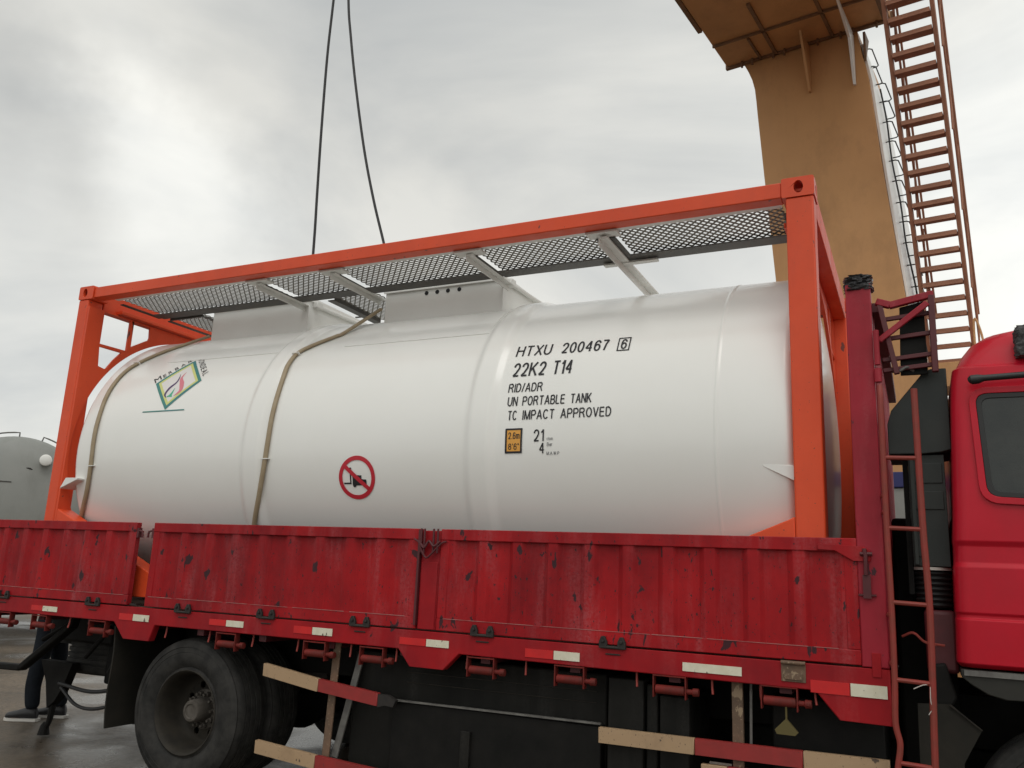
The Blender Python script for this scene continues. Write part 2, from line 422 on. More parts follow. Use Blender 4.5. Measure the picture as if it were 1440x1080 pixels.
# ================================================================== GANTRY CRANE
CU, CV = 5.0, 7.4
th = R(-8.3)
crane = thing('gantry_crane', 'tall tan yellow gantry crane leg with overhead girder and brown steel stair behind the truck', 'crane',
              (CU*math.cos(th)-CV*math.sin(th), CU*math.sin(th)+CV*math.cos(th), 0), rotz=th)
crane['_off'] = (CU, CV, 0)       # children are drawn in the crane's own (u, v, z) axes
leg_l = [(4.20, 2.86), (3.98, 5.45), (3.86, 6.96), (3.785, 7.95), (3.772, 8.15), (3.755, 8.34), (3.72, 8.50), (3.67, 8.64), (3.60, 8.80)]
leg_r = [(5.14, 8.80), (5.165, 8.60), (5.188, 8.427), (5.231, 8.202), (5.26, 7.974), (5.348, 6.846), (5.493, 5.384), (5.75, 2.86)]
b = MB(); b.prism(leg_l+leg_r, 7.0, 8.5, 'y'); b.build('leg', 'crane_yellow', crane, smooth=20)
b = MB(); b.prism([(4.12, 1.0), (4.16, 2.68), (6.0, 2.68), (6.3, 1.0)], 6.96, 7.96, 'y'); b.build('leg_base', 'tanker_grey', crane, bevel=0.02)
b = MB(); b.box(4.1, 6.05, 6.93, 7.99, 2.68, 2.86); b.build('base_band', 'crane_blue', crane, bevel=0.01)
b = MB(); b.box(2.6, 7.8, 7.05, 7.85, 0.55, 1.0)
b.build('end_carriage', 'crane_yellow', crane, bevel=0.02)
for uu in (3.2, 7.2):
    b = MB(); b.lathe([(7.36, 0.05), (7.36, 0.32), (7.38, 0.34), (7.42, 0.29), (7.48, 0.29), (7.5, 0.27), (7.5, 0.05)], (uu, 0, 0.34), 'y', 32)
    b.build('rail_wheel', 'black_steel', crane)
b = MB(); b.box(3.365, 5.56, 1.5, 7.0, 8.803, 10.1); b.build('girder', 'crane_yellow', crane, bevel=0.01)
b = MB(); b.box(3.30, 3.362, 1.5, 6.02, 8.79, 8.86); b.box(3.33, 5.6, 7.003, 7.06, 8.80, 8.93)
b.build('girder_flange', 'crane_seam', crane, bevel=0.006)
def bmseam(a, bb, wdt, h=0.035): return MB().bar((a[0], a[1], 8.80-h/2), (bb[0], bb[1], 8.80-h/2), wdt, h)
for a, bb, wd in (((3.37, 6.38), (5.56, 6.38), 0.025), ((4.08, 5.75), (4.075, 6.97), 0.045), ((4.83, 5.9), (4.84, 6.97), 0.04), ((3.85, 6.45), (3.86, 6.97), 0.03),
                  ((3.37, 6.965), (5.56, 6.965), 0.03), ((5.50, 4.5), (5.50, 6.9), 0.05)):
    bmseam(a, bb, wd).build('girder_rib', 'crane_seam', crane)
b = MB(); b.prism([(6.55, 8.74), (6.99, 8.74), (6.99, 8.05), (6.94, 8.05)], 4.50, 4.53, 'x'); b.build('gusset', 'crane_yellow', crane)
b = MB(); b.prism([(6.1, 8.74), (6.99, 8.74), (6.99, 7.98), (6.95, 7.98), (6.75, 8.55)], 5.07, 5.10, 'x'); b.build('gusset', 'crane_white', crane)  # bright light on this gusset is painted in as white
b = MB(); b.prism([(7.0, 8.74), (7.25, 8.74), (7.0, 8.3)], 5.21, 5.24, 'x'); b.build('gusset', 'crane_seam', crane)
for k in range(14):                                     # bolts along the far flange of the girder
    if k % 3 == 0: continue
    MB().lathe([(8.70, 0.016), (8.795, 0.016)], (3.45+k*0.15, 6.93, 0), 'z', 8).build('bolt', 'crane_seam', crane)
# white strip with rungs on the side of the leg
def leg_edge(z):
    for (ua, za), (ub, zb) in zip(leg_r[:-1], leg_r[1:]):
        if zb <= z <= za: return ua+(ub-ua)*(za-z)/(za-zb)
    return leg_r[-1][0]
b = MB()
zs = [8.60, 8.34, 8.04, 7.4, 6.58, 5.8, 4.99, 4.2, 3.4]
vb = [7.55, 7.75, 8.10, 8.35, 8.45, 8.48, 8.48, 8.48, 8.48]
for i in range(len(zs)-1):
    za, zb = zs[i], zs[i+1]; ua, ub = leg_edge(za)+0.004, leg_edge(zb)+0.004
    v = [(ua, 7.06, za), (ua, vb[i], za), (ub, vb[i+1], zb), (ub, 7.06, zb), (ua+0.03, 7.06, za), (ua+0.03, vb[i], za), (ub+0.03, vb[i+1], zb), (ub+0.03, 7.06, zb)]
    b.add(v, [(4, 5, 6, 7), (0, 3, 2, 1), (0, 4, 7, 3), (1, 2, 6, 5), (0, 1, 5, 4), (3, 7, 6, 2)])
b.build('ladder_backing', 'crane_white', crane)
for z in (8.75, 8.469, 8.178, 7.903, 7.596, 7.304, 7.022, 6.728, 6.419, 6.143, 5.851, 5.545, 5.25):
    ue = leg_edge(min(z, 8.79))+0.03; uo = ue+0.115 if z < 8.3 else ue+0.06
    MB().tube([(ue-0.02, 7.44, z), (uo-0.03, 7.44, z), (uo, 7.47, z), (uo, 7.90, z), (uo-0.03, 7.93, z), (ue-0.02, 7.93, z)], 0.0085, 8).build('ladder_rung', 'wire_black', crane)
MB().tube(catmull([(leg_edge(z)+0.06+0.010*math.sin(z*5), 7.62+0.02*math.sin(z*3), z) for z in (8.2, 7.7, 7.1, 6.5, 5.9, 5.3, 4.9, 4.4)], 4), 0.011, 6).build('cable', 'wire_black', crane)
# stair, climbing toward the camera at about sixty degrees
UL, UR, KS = 5.645, 6.150, 0.5
sv = lambda z: 7.5-KS*(z-5.24)
for f in (UL, UR):
    b = MB(); b.bar((f, sv(3.95), 3.95), (f, sv(11.6), 11.6), 0.045, 0.12, (0, 1, 0.5)); b.build('stringer', 'stair_brown', crane, bevel=0.004)
for k in range(42):
    z = 4.185+k*0.1785
    b = MB(); b.box(UL+0.028, UR-0.028, sv(z)-0.085, sv(z)+0.085, z-0.012, z+0.012); b.box(UL+0.028, UR-0.028, sv(z)-0.085, sv(z)-0.075, z-0.045, z-0.0125)
    b.build('tread', 'stair_brown', crane)
for f, up_ in ((UL+0.075, 0.55), (UL+0.10, 0.85), (UR+0.055, 0.55), (UR+0.07, 0.85)):
    MB().tube([(f, sv(4.1)-0.10+0.0, 4.1+up_), (f, sv(11.0)-0.10, 11.0+up_)], 0.014, 8).build('handrail', 'stair_brown', crane)
for k in range(9):
    z = 4.3+k*0.85
    for f in (UL+0.075, UR+0.06):
        MB().tube([(f, sv(z)-0.08, z), (f, sv(z)-0.10, z+0.85)], 0.012, 6).build('rail_post', 'stair_brown', crane)
MB().tube(catmull([(6.19, 7.5, 4.15), (6.20, 7.5, 4.75), (6.27, 7.5, 4.55), (6.30, 7.5, 4.15)], 6), 0.013, 8).build('handrail', 'crane_yellow', crane)
b = MB(); b.box(5.3, 9.0, 7.45, 8.6, 4.06, 4.14); b.box(5.3, 9.0, 7.40, 7.47, 3.93, 4.23)
b.build('landing', 'crane_yellow', crane, bevel=0.006)

# ================================================================== LIFTING ROPES
def rope(pts, label):
    o = MB().tube(catmull(pts, 6), 0.0102, 8).build('lifting_rope', 'wire_black')
    return tag(o, label, 'rope', 'black ropes hanging over the tank')
rope([(2.485, 0.07, 3.774), (2.477, 0.07, 4.018), (2.463, 0.07, 4.312), (2.441, 0.07, 4.856), (2.425, 0.07, 5.485), (2.43, 0.07, 6.003), (2.44, 0.07, 6.8), (2.46, 0.07, 8.5)],
     'nearly straight black rope rising from the orange rail, left of the two')
rope([(3.131, 0.07, 3.774), (3.107, 0.07, 3.844), (2.996, 0.07, 4.166), (2.871, 0.07, 4.591), (2.735, 0.07, 5.16), (2.64, 0.07, 5.621), (2.583, 0.07, 5.959), (2.51, 0.07, 6.7), (2.468, 0.07, 8.5)],
     'slack curving black rope bowed toward the crane, right of the two')

# ================================================================== GREY TANKER behind
tk = thing('tank_trailer', 'dull grey tank trailer end with top rails, far left behind the orange frame', 'tank trailer', (-7.17, 4.53, 0), rotz=R(143))
tk['_off'] = (0, 0, 0)
b = MB()
TR = 1.10; TZ = 2.19
prof = [(-0.30*math.cos(a), TR*math.sin(a)) for a in [i*PI/2/12 for i in range(13)]]
prof += [(0.02, TR+0.012), (0.10, TR+0.012), (0.11, TR), (6.5, TR), (6.75, 0.7), (6.82, 0)]
b.lathe(prof, (-0.9, 0, TZ), 'x', 72); b.build('tank_shell', 'tanker_grey', tk)
for a0, a1 in ((2, 34), (-15, -45)):
    rad = lambda a, r_: (-0.80, r_*math.sin(R(a)), TZ+r_*math.cos(R(a)))
    pts = [rad(a0, TR-0.01)]+[rad(a0+(a1-a0)*k/8, TR+0.085) for k in range(9)]+[rad(a1, TR-0.01)]
    MB().tube(pts, 0.012, 8).build('guard_rail', 'edge_steel', tk)
MB().lathe([(-1.08, 0.0), (-1.08, 0.03), (-1.06, 0.055), (-0.92, 0.055)], (0, -0.40, 2.93), 'x', 20).build('cap_mount', 'black_steel', tk)
MB().lathe([(-1.26, 0.0), (-1.26, 0.06), (-1.245, 0.088), (-1.12, 0.088), (-1.11, 0.0)], (0, -0.40, 2.93), 'x', 28).build('cap', 'tie_white', tk)
MB().tube([(-1.13, -0.12, 2.79), (-1.15, -0.20, 2.785), (-1.13, -0.25, 2.76)], 0.012, 6).build('bracket', 'black_steel', tk)
MB().box(-1.19, -1.12, 0.02, 0.18, 2.545, 2.56).build('weld_strip', 'frame_dark', tk)
MB().box(-0.6, 5.6, -0.45, 0.45, 0.72, 1.0).build('chassis', 'chassis_black', tk)
for ax_ in (2.6, 3.9):
    for sy in (-0.95, 0.95):
        MB().lathe([(-0.14, 0.1), (-0.14, 0.42), (-0.11, 0.49), (0.11, 0.49), (0.14, 0.42), (0.14, 0.1)], (ax_, sy, 0.5), 'y', 36).build('tyre', 'rubber', tk)

# ================================================================== TRUCK
truck = thing('cargo_truck', 'weathered red flatbed truck with drop side boards and red cab under the tank container', 'truck', (3.0, 1.2, 0))
YO = -0.10                       # outer face of the near side
BED = 1.172
# ---- bed floor and frame
b = MB(); b.box(-0.60, 6.20, -0.02, 2.46, 1.10, 1.168); b.build('bed_floor', 'wood_floor', truck)
def side_rail(y0, y1):
    b = MB()
    tabs = [(1.117, 1.231, 1.494, 1.532, 0.942), (3.592, 3.677, 3.915, 4.013, 0.958)]
    poly = [(-0.62, 1.168), (-0.62, 1.052)]
    for a, c, d, e_, z in tabs: poly += [(a, 1.055), (c, z), (d, z), (e_, 1.055)]
    poly += [(5.985, 1.045), (6.092, 0.920), (6.322, 0.917), (6.322, 1.168)]
    b.prism(poly, y0, y1, 'y'); return b
side_rail(YO, -0.045).build('side_rail', 'red_frame', truck, bevel=0.005)
side_rail(2.485, 2.54).build('side_rail', 'red_frame', truck, bevel=0.005)
b = MB(); b.box(-0.66, -0.62, YO, 2.54, 1.02, 1.168); b.build('rear_rail', 'red_frame', truck, bevel=0.005)
for k in range(12):
    x = -0.35+k*0.56; MB().box(x, x+0.06, -0.04, 2.48, 1.01, 1.098).build('cross_member', 'dark_red', truck)
for y0 in (0.72, 1.62):
    MB().box(-0.55, 8.6, y0, y0+0.09, 0.74, 1.008).build('chassis_rail', 'chassis_black', truck, bevel=0.005)
MB().lathe([(0.30, 0.10), (0.55, 0.10), (0.95, 0.16), (1.08, 0.24), (1.22, 0.27), (1.36, 0.24), (1.5, 0.16), (1.9, 0.10), (2.14, 0.10)], (1.835, 0, 0.492), 'y', 24).build('rear_axle', 'chassis_black', truck)
for y in (0.76, 1.66):
    for k in range(4):
        MB().tube([(1.835+(0.75-k*0.14)*t, y, 0.68-0.05*k+0.10*t*t*(1-0.1*k)) for t in [i/6-1 for i in range(13)]], 0.026, 6).build('leaf_spring', 'black_steel', truck)
MB().tube([(2.1, 1.21, 0.56), (5.6, 1.21, 0.78)], 0.06, 14).build('drive_shaft', 'black_steel', truck)
MB().tube([(2.6, 1.75, 0.50), (4.6, 1.75, 0.50)], 0.12, 18).build('air_tank', 'chassis_black', truck)

# ---- side boards
def board(x0, x1, yo, sgn, z0=1.178, z1=1.775, left_frame=True, right_frame=True):
    """corrugated steel drop side; sgn -1 faces -Y"""
    b = MB()
    yy = lambda d: yo - sgn*d                       # d = depth into the board from its outer face
    def bx(xa, xb, d0, d1, za, zb): b.box(xa, xb, min(yy(d0), yy(d1)), max(yy(d0), yy(d1)), za, zb)
    bx(x0, x1, 0, 0.045, z1-0.066, z1)
    bx(x0, x1, 0.001, 0.045, z0, z0+0.070)
    if left_frame: bx(x0, x0+0.06, 0.002, 0.044, z0+0.070, z1-0.066)
    if right_frame: bx(x1-0.06, x1, 0.002, 0.044, z0+0.070, z1-0.066)
    xa, xb = x0+0.06, x1-0.06
    n = max(1, round((xb-xa)/0.235)); p = (xb-xa)/n
    outer = []
    for k in range(n):
        s = xa+k*p
        outer += [(s, 0.006), (s+p*0.16, 0.006), (s+p*0.28, 0.029), (s+p*0.78, 0.029), (s+p*0.92, 0.006)]
    outer.append((xb, 0.006))
    za, zb = z0+0.070, z1-0.066
    m = len(outer)
    v = [(x, yy(d), za) for x, d in outer]+[(x, yy(d), zb) for x, d in outer]
    v += [(x, yy(d+0.006), za) for x, d in outer]+[(x, yy(d+0.006), zb) for x, d in outer]
    fs = []
    for i in range(m-1):
        fs += [(i, i+1, m+i+1, m+i), (2*m+i, 3*m+i, 3*m+i+1, 2*m+i+1)]
    b.add(v, fs)
    return b
boards = [board(-0.60, 1.220, YO, -1), board(1.400, 3.700, YO, -1), board(3.845, 6.200, YO, -1)]
bobs = [bb.build('side_board', 'red_board', truck, bevel=0.004) for bb in boards]
rw = random.Random(3)
for bo, xa, xb in ((bobs[0], -0.60, 1.18), (bobs[1], 1.43, 3.62), (bobs[2], 3.89, 6.10)):
    b = MB(); x = xa
    while x < xb-0.05:                       # paint rubbed off along the top edge of the lower rail
        ln = rw.uniform(0.15, 0.7); x1 = min(xb, x+ln)
        b.box(x, x1, YO-0.0012, YO+0.004, 1.2465, 1.2465+rw.uniform(0.002, 0.0035)); x = x1+rw.uniform(0.004, 0.05)
    b.build('worn_edge', 'worn_paint', bo, smooth=0)
bobs[0]['label'] = 'short rear side board with many dents'
for bb in (board(-0.60, 1.22, 2.54, 1), board(1.40, 3.70, 2.54, 1), board(3.845, 6.20, 2.54, 1)):
    bb.build('side_board', 'red_board', truck)
b = MB(); b.box(-0.66, -0.615, 0.0, 2.44, 1.178, 1.775); b.build('tailgate', 'red_board', truck, bevel=0.006)
# middle stake between boards
b = MB(); b.box(3.706, 3.839, YO+0.012, YO+0.06, 1.178, 1.765); b.box(3.715, 3.83, YO+0.004, YO+0.012, 1.178, 1.575)
b.build('stake_post', 'red_frame', truck, bevel=0.004)
b = MB(); b.box(1.232, 1.30, YO+0.02, YO+0.055, 1.178, 1.19); b.build('stake_socket', 'black_steel', truck)
# board hinges
def hinge_mb():
    b = MB()
    for sx in (-0.052, 0.052):
        b.prism([(sx-0.024, -0.026), (sx+0.024, -0.026), (sx+0.022, 0.008), (sx+0.008, 0.036), (sx-0.010, 0.036), (sx-0.023, 0.010)], -0.020, -0.001, 'y')
        b.lathe([(-0.030, 0.0), (-0.030, 0.009), (-0.021, 0.010)], (sx, 0, 0.010), 'y', 8)
    b.tube([(-0.062, -0.012, -0.020), (0.062, -0.012, -0.020)], 0.009, 8)
    b.box(-0.042, 0.042, -0.006, -0.001, -0.060, -0.052)
    return b
h0 = None
for x, z in ((-0.172, 1.178), (0.877, 1.180), (1.797, 1.182), (2.547, 1.190), (3.303, 1.190), (4.165, 1.192), (4.958, 1.186)):
    if h0 is None: h0 = hinge_mb().build('hinge', 'black_steel', truck, (x, YO, z), bevel=0.003)
    else: again(h0, truck, (x, YO, z))
b = MB(); b.box(5.83, 5.945, YO-0.006, YO-0.001, 1.075, 1.160); b.box(5.845, 5.93, YO-0.012, YO-0.006, 1.085, 1.115)
b.tube([(5.83, YO-0.012, 1.165), (5.945, YO-0.012, 1.165)], 0.010, 8)
b.build('latch_pocket', 'rust_brown', truck, bevel=0.002)
# hook tabs at the board ends
def hook(x, sx, z=1.715):
    b = MB(); b.tube([(x, YO+0.02, z), (x+sx*0.03, YO+0.01, z), (x+sx*0.055, YO+0.01, z-0.005), (x+sx*0.06, YO+0.01, z-0.03), (x+sx*0.06, YO+0.01, z-0.05)], 0.008, 8)
    b.box(min(x, x+sx*0.02), max(x, x+sx*0.02), YO+0.005, YO+0.035, z-0.05, z+0.02)
    b.build('board_hook', 'dark_red', truck)
hook(1.222, 1); hook(1.398, -1)
b = MB()
for x in (3.712, 3.735, 3.80, 3.83):
    b.tube([(x, YO-0.012, 1.775), (x+0.004, YO-0.016, 1.70), (x, YO-0.012, 1.63)], 0.007, 7)
b.tube(catmull([(3.70, YO-0.014, 1.70), (3.74, YO-0.02, 1.66), (3.77, YO-0.014, 1.70), (3.81, YO-0.02, 1.67), (3.85, YO-0.014, 1.70)], 5), 0.008, 7)
b.tube(catmull([(3.66, YO-0.008, 1.712), (3.70, YO-0.016, 1.69), (3.73, YO-0.018, 1.63), (3.76, YO-0.016, 1.60), (3.80, YO-0.018, 1.63), (3.86, YO-0.012, 1.69), (3.89, YO-0.008, 1.70)], 5), 0.006, 7)
b.box(3.69, 3.705, YO-0.01, YO+0.02, 1.20, 1.77)
b.build('stake_latch', 'dark_red', truck)
# front latch arm on the last board
b = MB(); b.prism([(6.02, 1.745), (6.23, 1.735), (6.262, 1.72), (6.262, 1.665), (6.18, 1.665), (6.10, 1.712), (6.02, 1.715)], YO-0.014, YO-0.002, 'y')
b.build('latch_arm', 'red_frame', truck, bevel=0.003)
b = MB(); b.tube([(6.235, YO-0.022, 1.725), (6.24, YO-0.026, 1.69), (6.238, YO-0.022, 1.60)], 0.010, 8); b.tube([(6.215, YO-0.02, 1.70), (6.27, YO-0.02, 1.70)], 0.010, 8)
b.box(6.222, 6.258, YO-0.02, YO-0.008, 1.49, 1.60); b.tube([(6.2, YO-0.012, 1.505), (6.28, YO-0.012, 1.505)], 0.006, 6)
b.build('latch_bolt', 'dark_red', truck)
# reflective strips
RF = [((0.186, 0.316), (0.321, 0.487), 1.121, 1.083), ((1.17, 1.308), (1.313, 1.473), 1.118, 1.073), ((2.05, 2.200), (2.205, 2.357), 1.133, 1.093),
      ((2.785, 2.932), (2.937, 3.094), 1.136, 1.091), ((3.60, 3.785), (3.790, 3.944), 1.124, 1.083), ((4.44, 4.610), (4.615, 4.768), 1.122, 1.076),
      (None, (5.338, 5.638), 1.122, 1.079), ((5.965, 6.141), (6.146, 6.306), 1.093, 1.036)]
for rd, wh, zt, zb in RF:
    MB().box(wh[0], wh[1], YO-0.005, YO-0.001, zb, zt).build('white_reflector', 'reflector_white', truck)
    if rd: MB().box(rd[0], rd[1], YO-0.004, YO-0.001, zb, zt).build('red_reflector', 'reflector_red', truck)
# rope winches under the bed
def winch():
    b = MB()
    for sx in (-0.085, 0.085):
        b.box(sx-0.0035, sx+0.0035, -0.022, 0.024, -0.040, 0.075)
    b.box(-0.0885, 0.0885, -0.023, -0.015, 0.066, 0.0735)
    b.lathe([(-0.075, 0.0), (-0.075, 0.023), (0.075, 0.023), (0.08, 0.014), (0.118, 0.013), (0.12, 0.021), (0.150, 0.020), (0.152, 0.0)], (0, 0, 0), 'x', 16)
    b.box(0.126, 0.142, -0.0235, -0.0205, -0.006, 0.006)
    return b
w0 = None
for x in (-0.15, 0.284, 0.938, 2.205, 2.955, 3.395, 4.155, 4.705, 5.265, 5.815):
    if w0 is None: w0 = winch().build('rope_winch', 'winch_red', truck, (x, -0.075, 0.975), bevel=0.002)
    else: again(w0, truck, (x, -0.075, 0.975))
p0 = None
for x in (0.60, 1.62, 2.03, 2.42, 2.80, 3.22, 3.56, 4.05, 4.43, 5.08, 5.48, 5.72, 5.98):
    if p0 is None: p0 = MB().tube([(0, 0, 0), (0.002, -0.006, -0.05), (0.008, -0.02, -0.085)], 0.006, 6).build('rope_peg', 'rust_red', truck, (x, -0.06, 1.06))
    else: again(p0, truck, (x, -0.06, 1.06))
b = MB(); b.prism([(5.79, 0.845), (5.845, 0.90), (5.90, 0.84), (5.885, 0.825), (5.80, 0.825)], -0.09, -0.07, 'y'); b.tube([(5.845, -0.08, 0.89), (5.845, -0.08, 0.97)], 0.005, 6)
b.build('hook_tag', 'tag_yellow', truck)

# ---- side guards
def plank(xa, za, xb, zb, h, mat_, y=-0.07):
    b = MB(); b.prism([(xa, za-h), (xb, zb-h), (xb, zb), (xa, za)], y, y+0.035, 'y'); b.build('guard_plank', mat_, truck, bevel=0.004)
plank(2.535, 0.880, 2.990, 0.822, 0.078, 'guard_cream'); plank(2.992, 0.822, 3.448, 0.780, 0.075, 'guard_red')
b = MB(); b.prism([(3.45, 0.70), (3.50, 0.715), (3.56, 0.71), (3.58, 0.75), (3.52, 0.775), (3.45, 0.775)], -0.068, -0.038, 'y'); b.build('guard_end', 'black_steel', truck)
plank(2.530, 0.405, 3.016, 0.372, 0.080, 'guard_cream'); plank(3.018, 0.372, 3.62, 0.345, 0.078, 'guard_red'); plank(3.622, 0.345, 4.10, 0.322, 0.078, 'guard_cream')
plank(4.872, 0.748, 5.388, 0.752, 0.078, 'guard_cream'); plank(5.390, 0.752, 5.915, 0.757, 0.078, 'guard_red'); plank(5.917, 0.757, 6.300, 0.762, 0.078, 'guard_cream')
plank(5.42, 0.635, 5.55, 0.637, 0.075, 'guard_cream', -0.06); plank(5.552, 0.637, 5.72, 0.64, 0.075, 'guard_red', -0.06); plank(5.722, 0.64, 6.0, 0.645, 0.075, 'guard_cream', -0.06)
b = MB(); b.bar((3.085, -0.02, 1.06), (3.06, -0.02, 0.30), 0.055, 0.012, (0, 1, 0)); b.build('guard_hanger', 'rust_brown', truck, bevel=0.003)
b = MB(); b.bar((3.22, 0.06, 0.98), (3.10, 0.02, 0.36), 0.045, 0.012, (0, 1, 0)); b.build('guard_hanger', 'edge_steel', truck)
b = MB(); b.bar((5.60, -0.02, 1.06), (5.605, -0.02, 0.30), 0.055, 0.03, (0, 1, 0)); b.build('guard_hanger', 'rust_brown', truck, bevel=0.003)
b = MB(); b.bar((5.665, 0.0, 1.04), (5.66, 0.0, 0.70), 0.012, 0.012, (0, 1, 0)); b.build('guard_hanger', 'edge_steel', truck)
# ---- tool boxes and tanks under the bed
b = MB(); b.box(3.14, 4.86, 0.10, 0.70, 0.30, 1.0); b.build('tool_box', 'box_dark', truck, bevel=0.012)
b = MB(); b.box(3.50, 4.855, 0.02, 0.098, 0.24, 0.735); b.build('tool_box', 'chassis_black', truck, bevel=0.008)
MB().bar((3.50, 0.015, 0.74), (4.856, 0.015, 0.752), 0.022, 0.010, (0, 0, 1)).build('box_lip', 'edge_steel', truck)
MB().bar((3.55, 0.095, 0.90), (4.80, 0.095, 0.905), 0.004, 0.004).build('box_lip', 'rim_dirty', truck)
MB().bar((3.55, 0.095, 0.84), (4.80, 0.095, 0.845), 0.004, 0.004).build('box_lip', 'rim_dirty', truck)
b = MB(); b.box(4.00, 4.06, -0.005, 0.018, 0.30, 0.62); b.build('tank_strap', 'box_dark', truck, bevel=0.003)
b = MB(); b.box(4.90, 5.10, 0.0, 0.55, 0.42, 1.0); b.box(5.11, 5.17, 0.02, 0.5, 0.45, 0.98); b.box(5.18, 5.34, 0.03, 0.5, 0.42, 0.93); b.build('battery_box', 'box_dark', truck, bevel=0.008)
b = MB(); b.box(2.75, 6.30, 1.72, 2.36, 0.30, 1.0); b.build('tool_box', 'chassis_black', truck, bevel=0.01)
b = MB(); b.box(5.40, 6.95, 0.78, 1.65, 0.25, 0.74); b.build('gearbox', 'chassis_black', truck, bevel=0.03)
b = MB(); b.box(5.75, 6.28, 0.10, 0.7, 0.28, 0.98); b.build('battery_box', 'chassis_black', truck, bevel=0.01)

# ---- wheels
def tyre_mb(w2=0.14, ro=0.492, ri=0.262):
    P_ = [(-w2+0.02, ri), (-w2+0.004, ri+0.02), (-w2+0.012, ri+0.035), (-w2-0.006, ri+0.06), (-w2-0.020, ri+0.115), (-w2-0.016, ri+0.135), (-w2-0.018, ri+0.137),
          (-w2-0.012, ri+0.17), (-w2-0.016, ri+0.172), (-w2+0.002, ri+0.215), (-w2+0.012, ro-0.018), (-w2+0.03, ro-0.004)]
    grooves = []
    for gx in (-0.068, -0.023, 0.023, 0.068):
        grooves += [(gx-0.007, ro), (gx-0.005, ro-0.014), (gx+0.005, ro-0.014), (gx+0.007, ro)]
    return MB().lathe(P_+grooves+[(-a, r) for a, r in reversed(P_)]+[P_[0]], (0, 0, 0), 'y', 72)
def rim_dual():
    """outer wheel of a dual pair: deep dish with hand holes"""
    b = MB()
    b.lathe([(-0.118, 0.266), (-0.128, 0.278), (-0.140, 0.282), (-0.144, 0.276), (-0.138, 0.268), (-0.112, 0.256), (-0.06, 0.250), (0.0, 0.246), (0.04, 0.238), (0.062, 0.222), (0.070, 0.205), (0.070, 0.199)], (0, 0, 0), 'y', 64, cap=False)
    n = 64; k = 8
    outer = [(0.2*math.cos(2*PI*i/n), 0.2*math.sin(2*PI*i/n)) for i in range(n)]
    holes = []
    for h in range(k):
        a = 2*PI*h/k+0.35
        cx, cz = 0.168*math.cos(a), 0.168*math.sin(a)
        holes.append([(cx+0.024*math.cos(-2*PI*i/14), cz+0.024*math.sin(-2*PI*i/14)) for i in range(14)])
    b.prism(outer, 0.066, 0.078, 'y', holes=holes)
    return b
def hub_mb(dy=0.0):
    b = MB()
    b.lathe([(0.064, 0.136), (0.050, 0.134), (0.044, 0.124), (0.040, 0.086), (0.0, 0.080), (-0.075, 0.074), (-0.085, 0.066), (-0.087, 0.050), (-0.080, 0.044), (-0.080, 0.0)], (0, dy, 0), 'y', 40)
    for h in range(10):
        a = 2*PI*h/10
        b.lathe([(0.05, 0.018), (0.014, 0.018), (0.010, 0.011), (-0.012, 0.010), (-0.012, 0.0)], (0.108*math.cos(a), dy, 0.108*math.sin(a)), 'y', 6)
    return b
def wheel(at, flip=False, dual=True, name='tyre'):
    t = tyre_mb().build(name, 'rubber', truck, at)
    if dual:
        r_ = rim_dual(); h_ = hub_mb()
    else:
        r_ = MB().lathe([(-0.118, 0.266), (-0.135, 0.28), (-0.14, 0.272), (-0.11, 0.25), (-0.10, 0.21), (-0.125, 0.16), (-0.13, 0.10), (-0.13, 0)], (0, 0, 0), 'y', 48, cap=False); h_ = hub_mb(-0.10)
    if flip:
        for q in (r_, h_): q.v = [(x, -y, z) for x, y, z in q.v]
    for q, nm, mm in ((r_, 'rim', 'rim_dirty'), (h_, 'hub', 'hub_rust')):
        o = bpy.data.objects.new(nm, q.mesh(nm, mm)); C.objects.link(o); o.parent = t
    return t
wheel((1.835, 0.12, 0.492)); wheel((1.835, 2.32, 0.492), flip=True)
for y in (0.46, 1.98):
    tyre_mb().build('tyre', 'rubber', truck, (1.835, y, 0.492))
wheel((7.12, 0.12, 0.492), dual=False); wheel((7.12, 2.32, 0.492), flip=True, dual=False)
# ---- mud flaps, rear clutter
b = MB()
v = []
for k in range(9):
    z = 1.02-k*0.0885; x = 1.085+0.012*math.sin(k*0.8)+0.004*k
    for y in (-0.06, 0.55): v += [(x, y, z), (x+0.012, y, z)]
fs = []
for k in range(8):
    i = 4*k; fs += [(i, i+4, i+6, i+2), (i+1, i+3, i+7, i+5), (i, i+1, i+5, i+4), (i+2, i+6, i+7, i+3)]
b.add(v, fs+[(0, 2, 3, 1), (32, 33, 35, 34)]); b.build('mud_flap', 'flap_rubber', truck)
spare = tyre_mb(0.135, 0.50).xf(Matrix.Translation((-0.08, 1.12, 0.62)) @ Matrix.Rotation(R(84), 4, 'X'))
spare.build('spare_tyre', 'rubber', truck)
b = MB(); b.bar((-1.60, 0.30, 0.535), (-0.36, 0.30, 0.575), 0.05, 0.095, (0, 1, 0)); b.bar((-0.37, 0.30, 0.575), (0.18, 0.30, 0.955), 0.05, 0.085, (0, 1, 0)); b.bar((0.17, 0.30, 0.945), (0.20, 0.30, 1.05), 0.05, 0.08, (0, 1, 0))
b.build('tow_bar', 'chassis_black', truck, bevel=0.012)
b = MB(); b.box(-0.50, 0.30, 0.60, 1.6, 0.78, 1.0); b.box(0.18, 1.02, 0.66, 1.6, 0.46, 0.80); b.box(-0.1, 1.0, 0.62, 0.70, 0.80, 1.0)
b.build('rear_bracket', 'chassis_black', truck, bevel=0.02)
b = MB(); b.prism([(-0.42, 0.62), (-0.02, 0.62), (-0.10, 0.42), (-0.18, 0.30), (-0.26, 0.24), (-0.32, 0.45)], 0.5, 0.58, 'y')
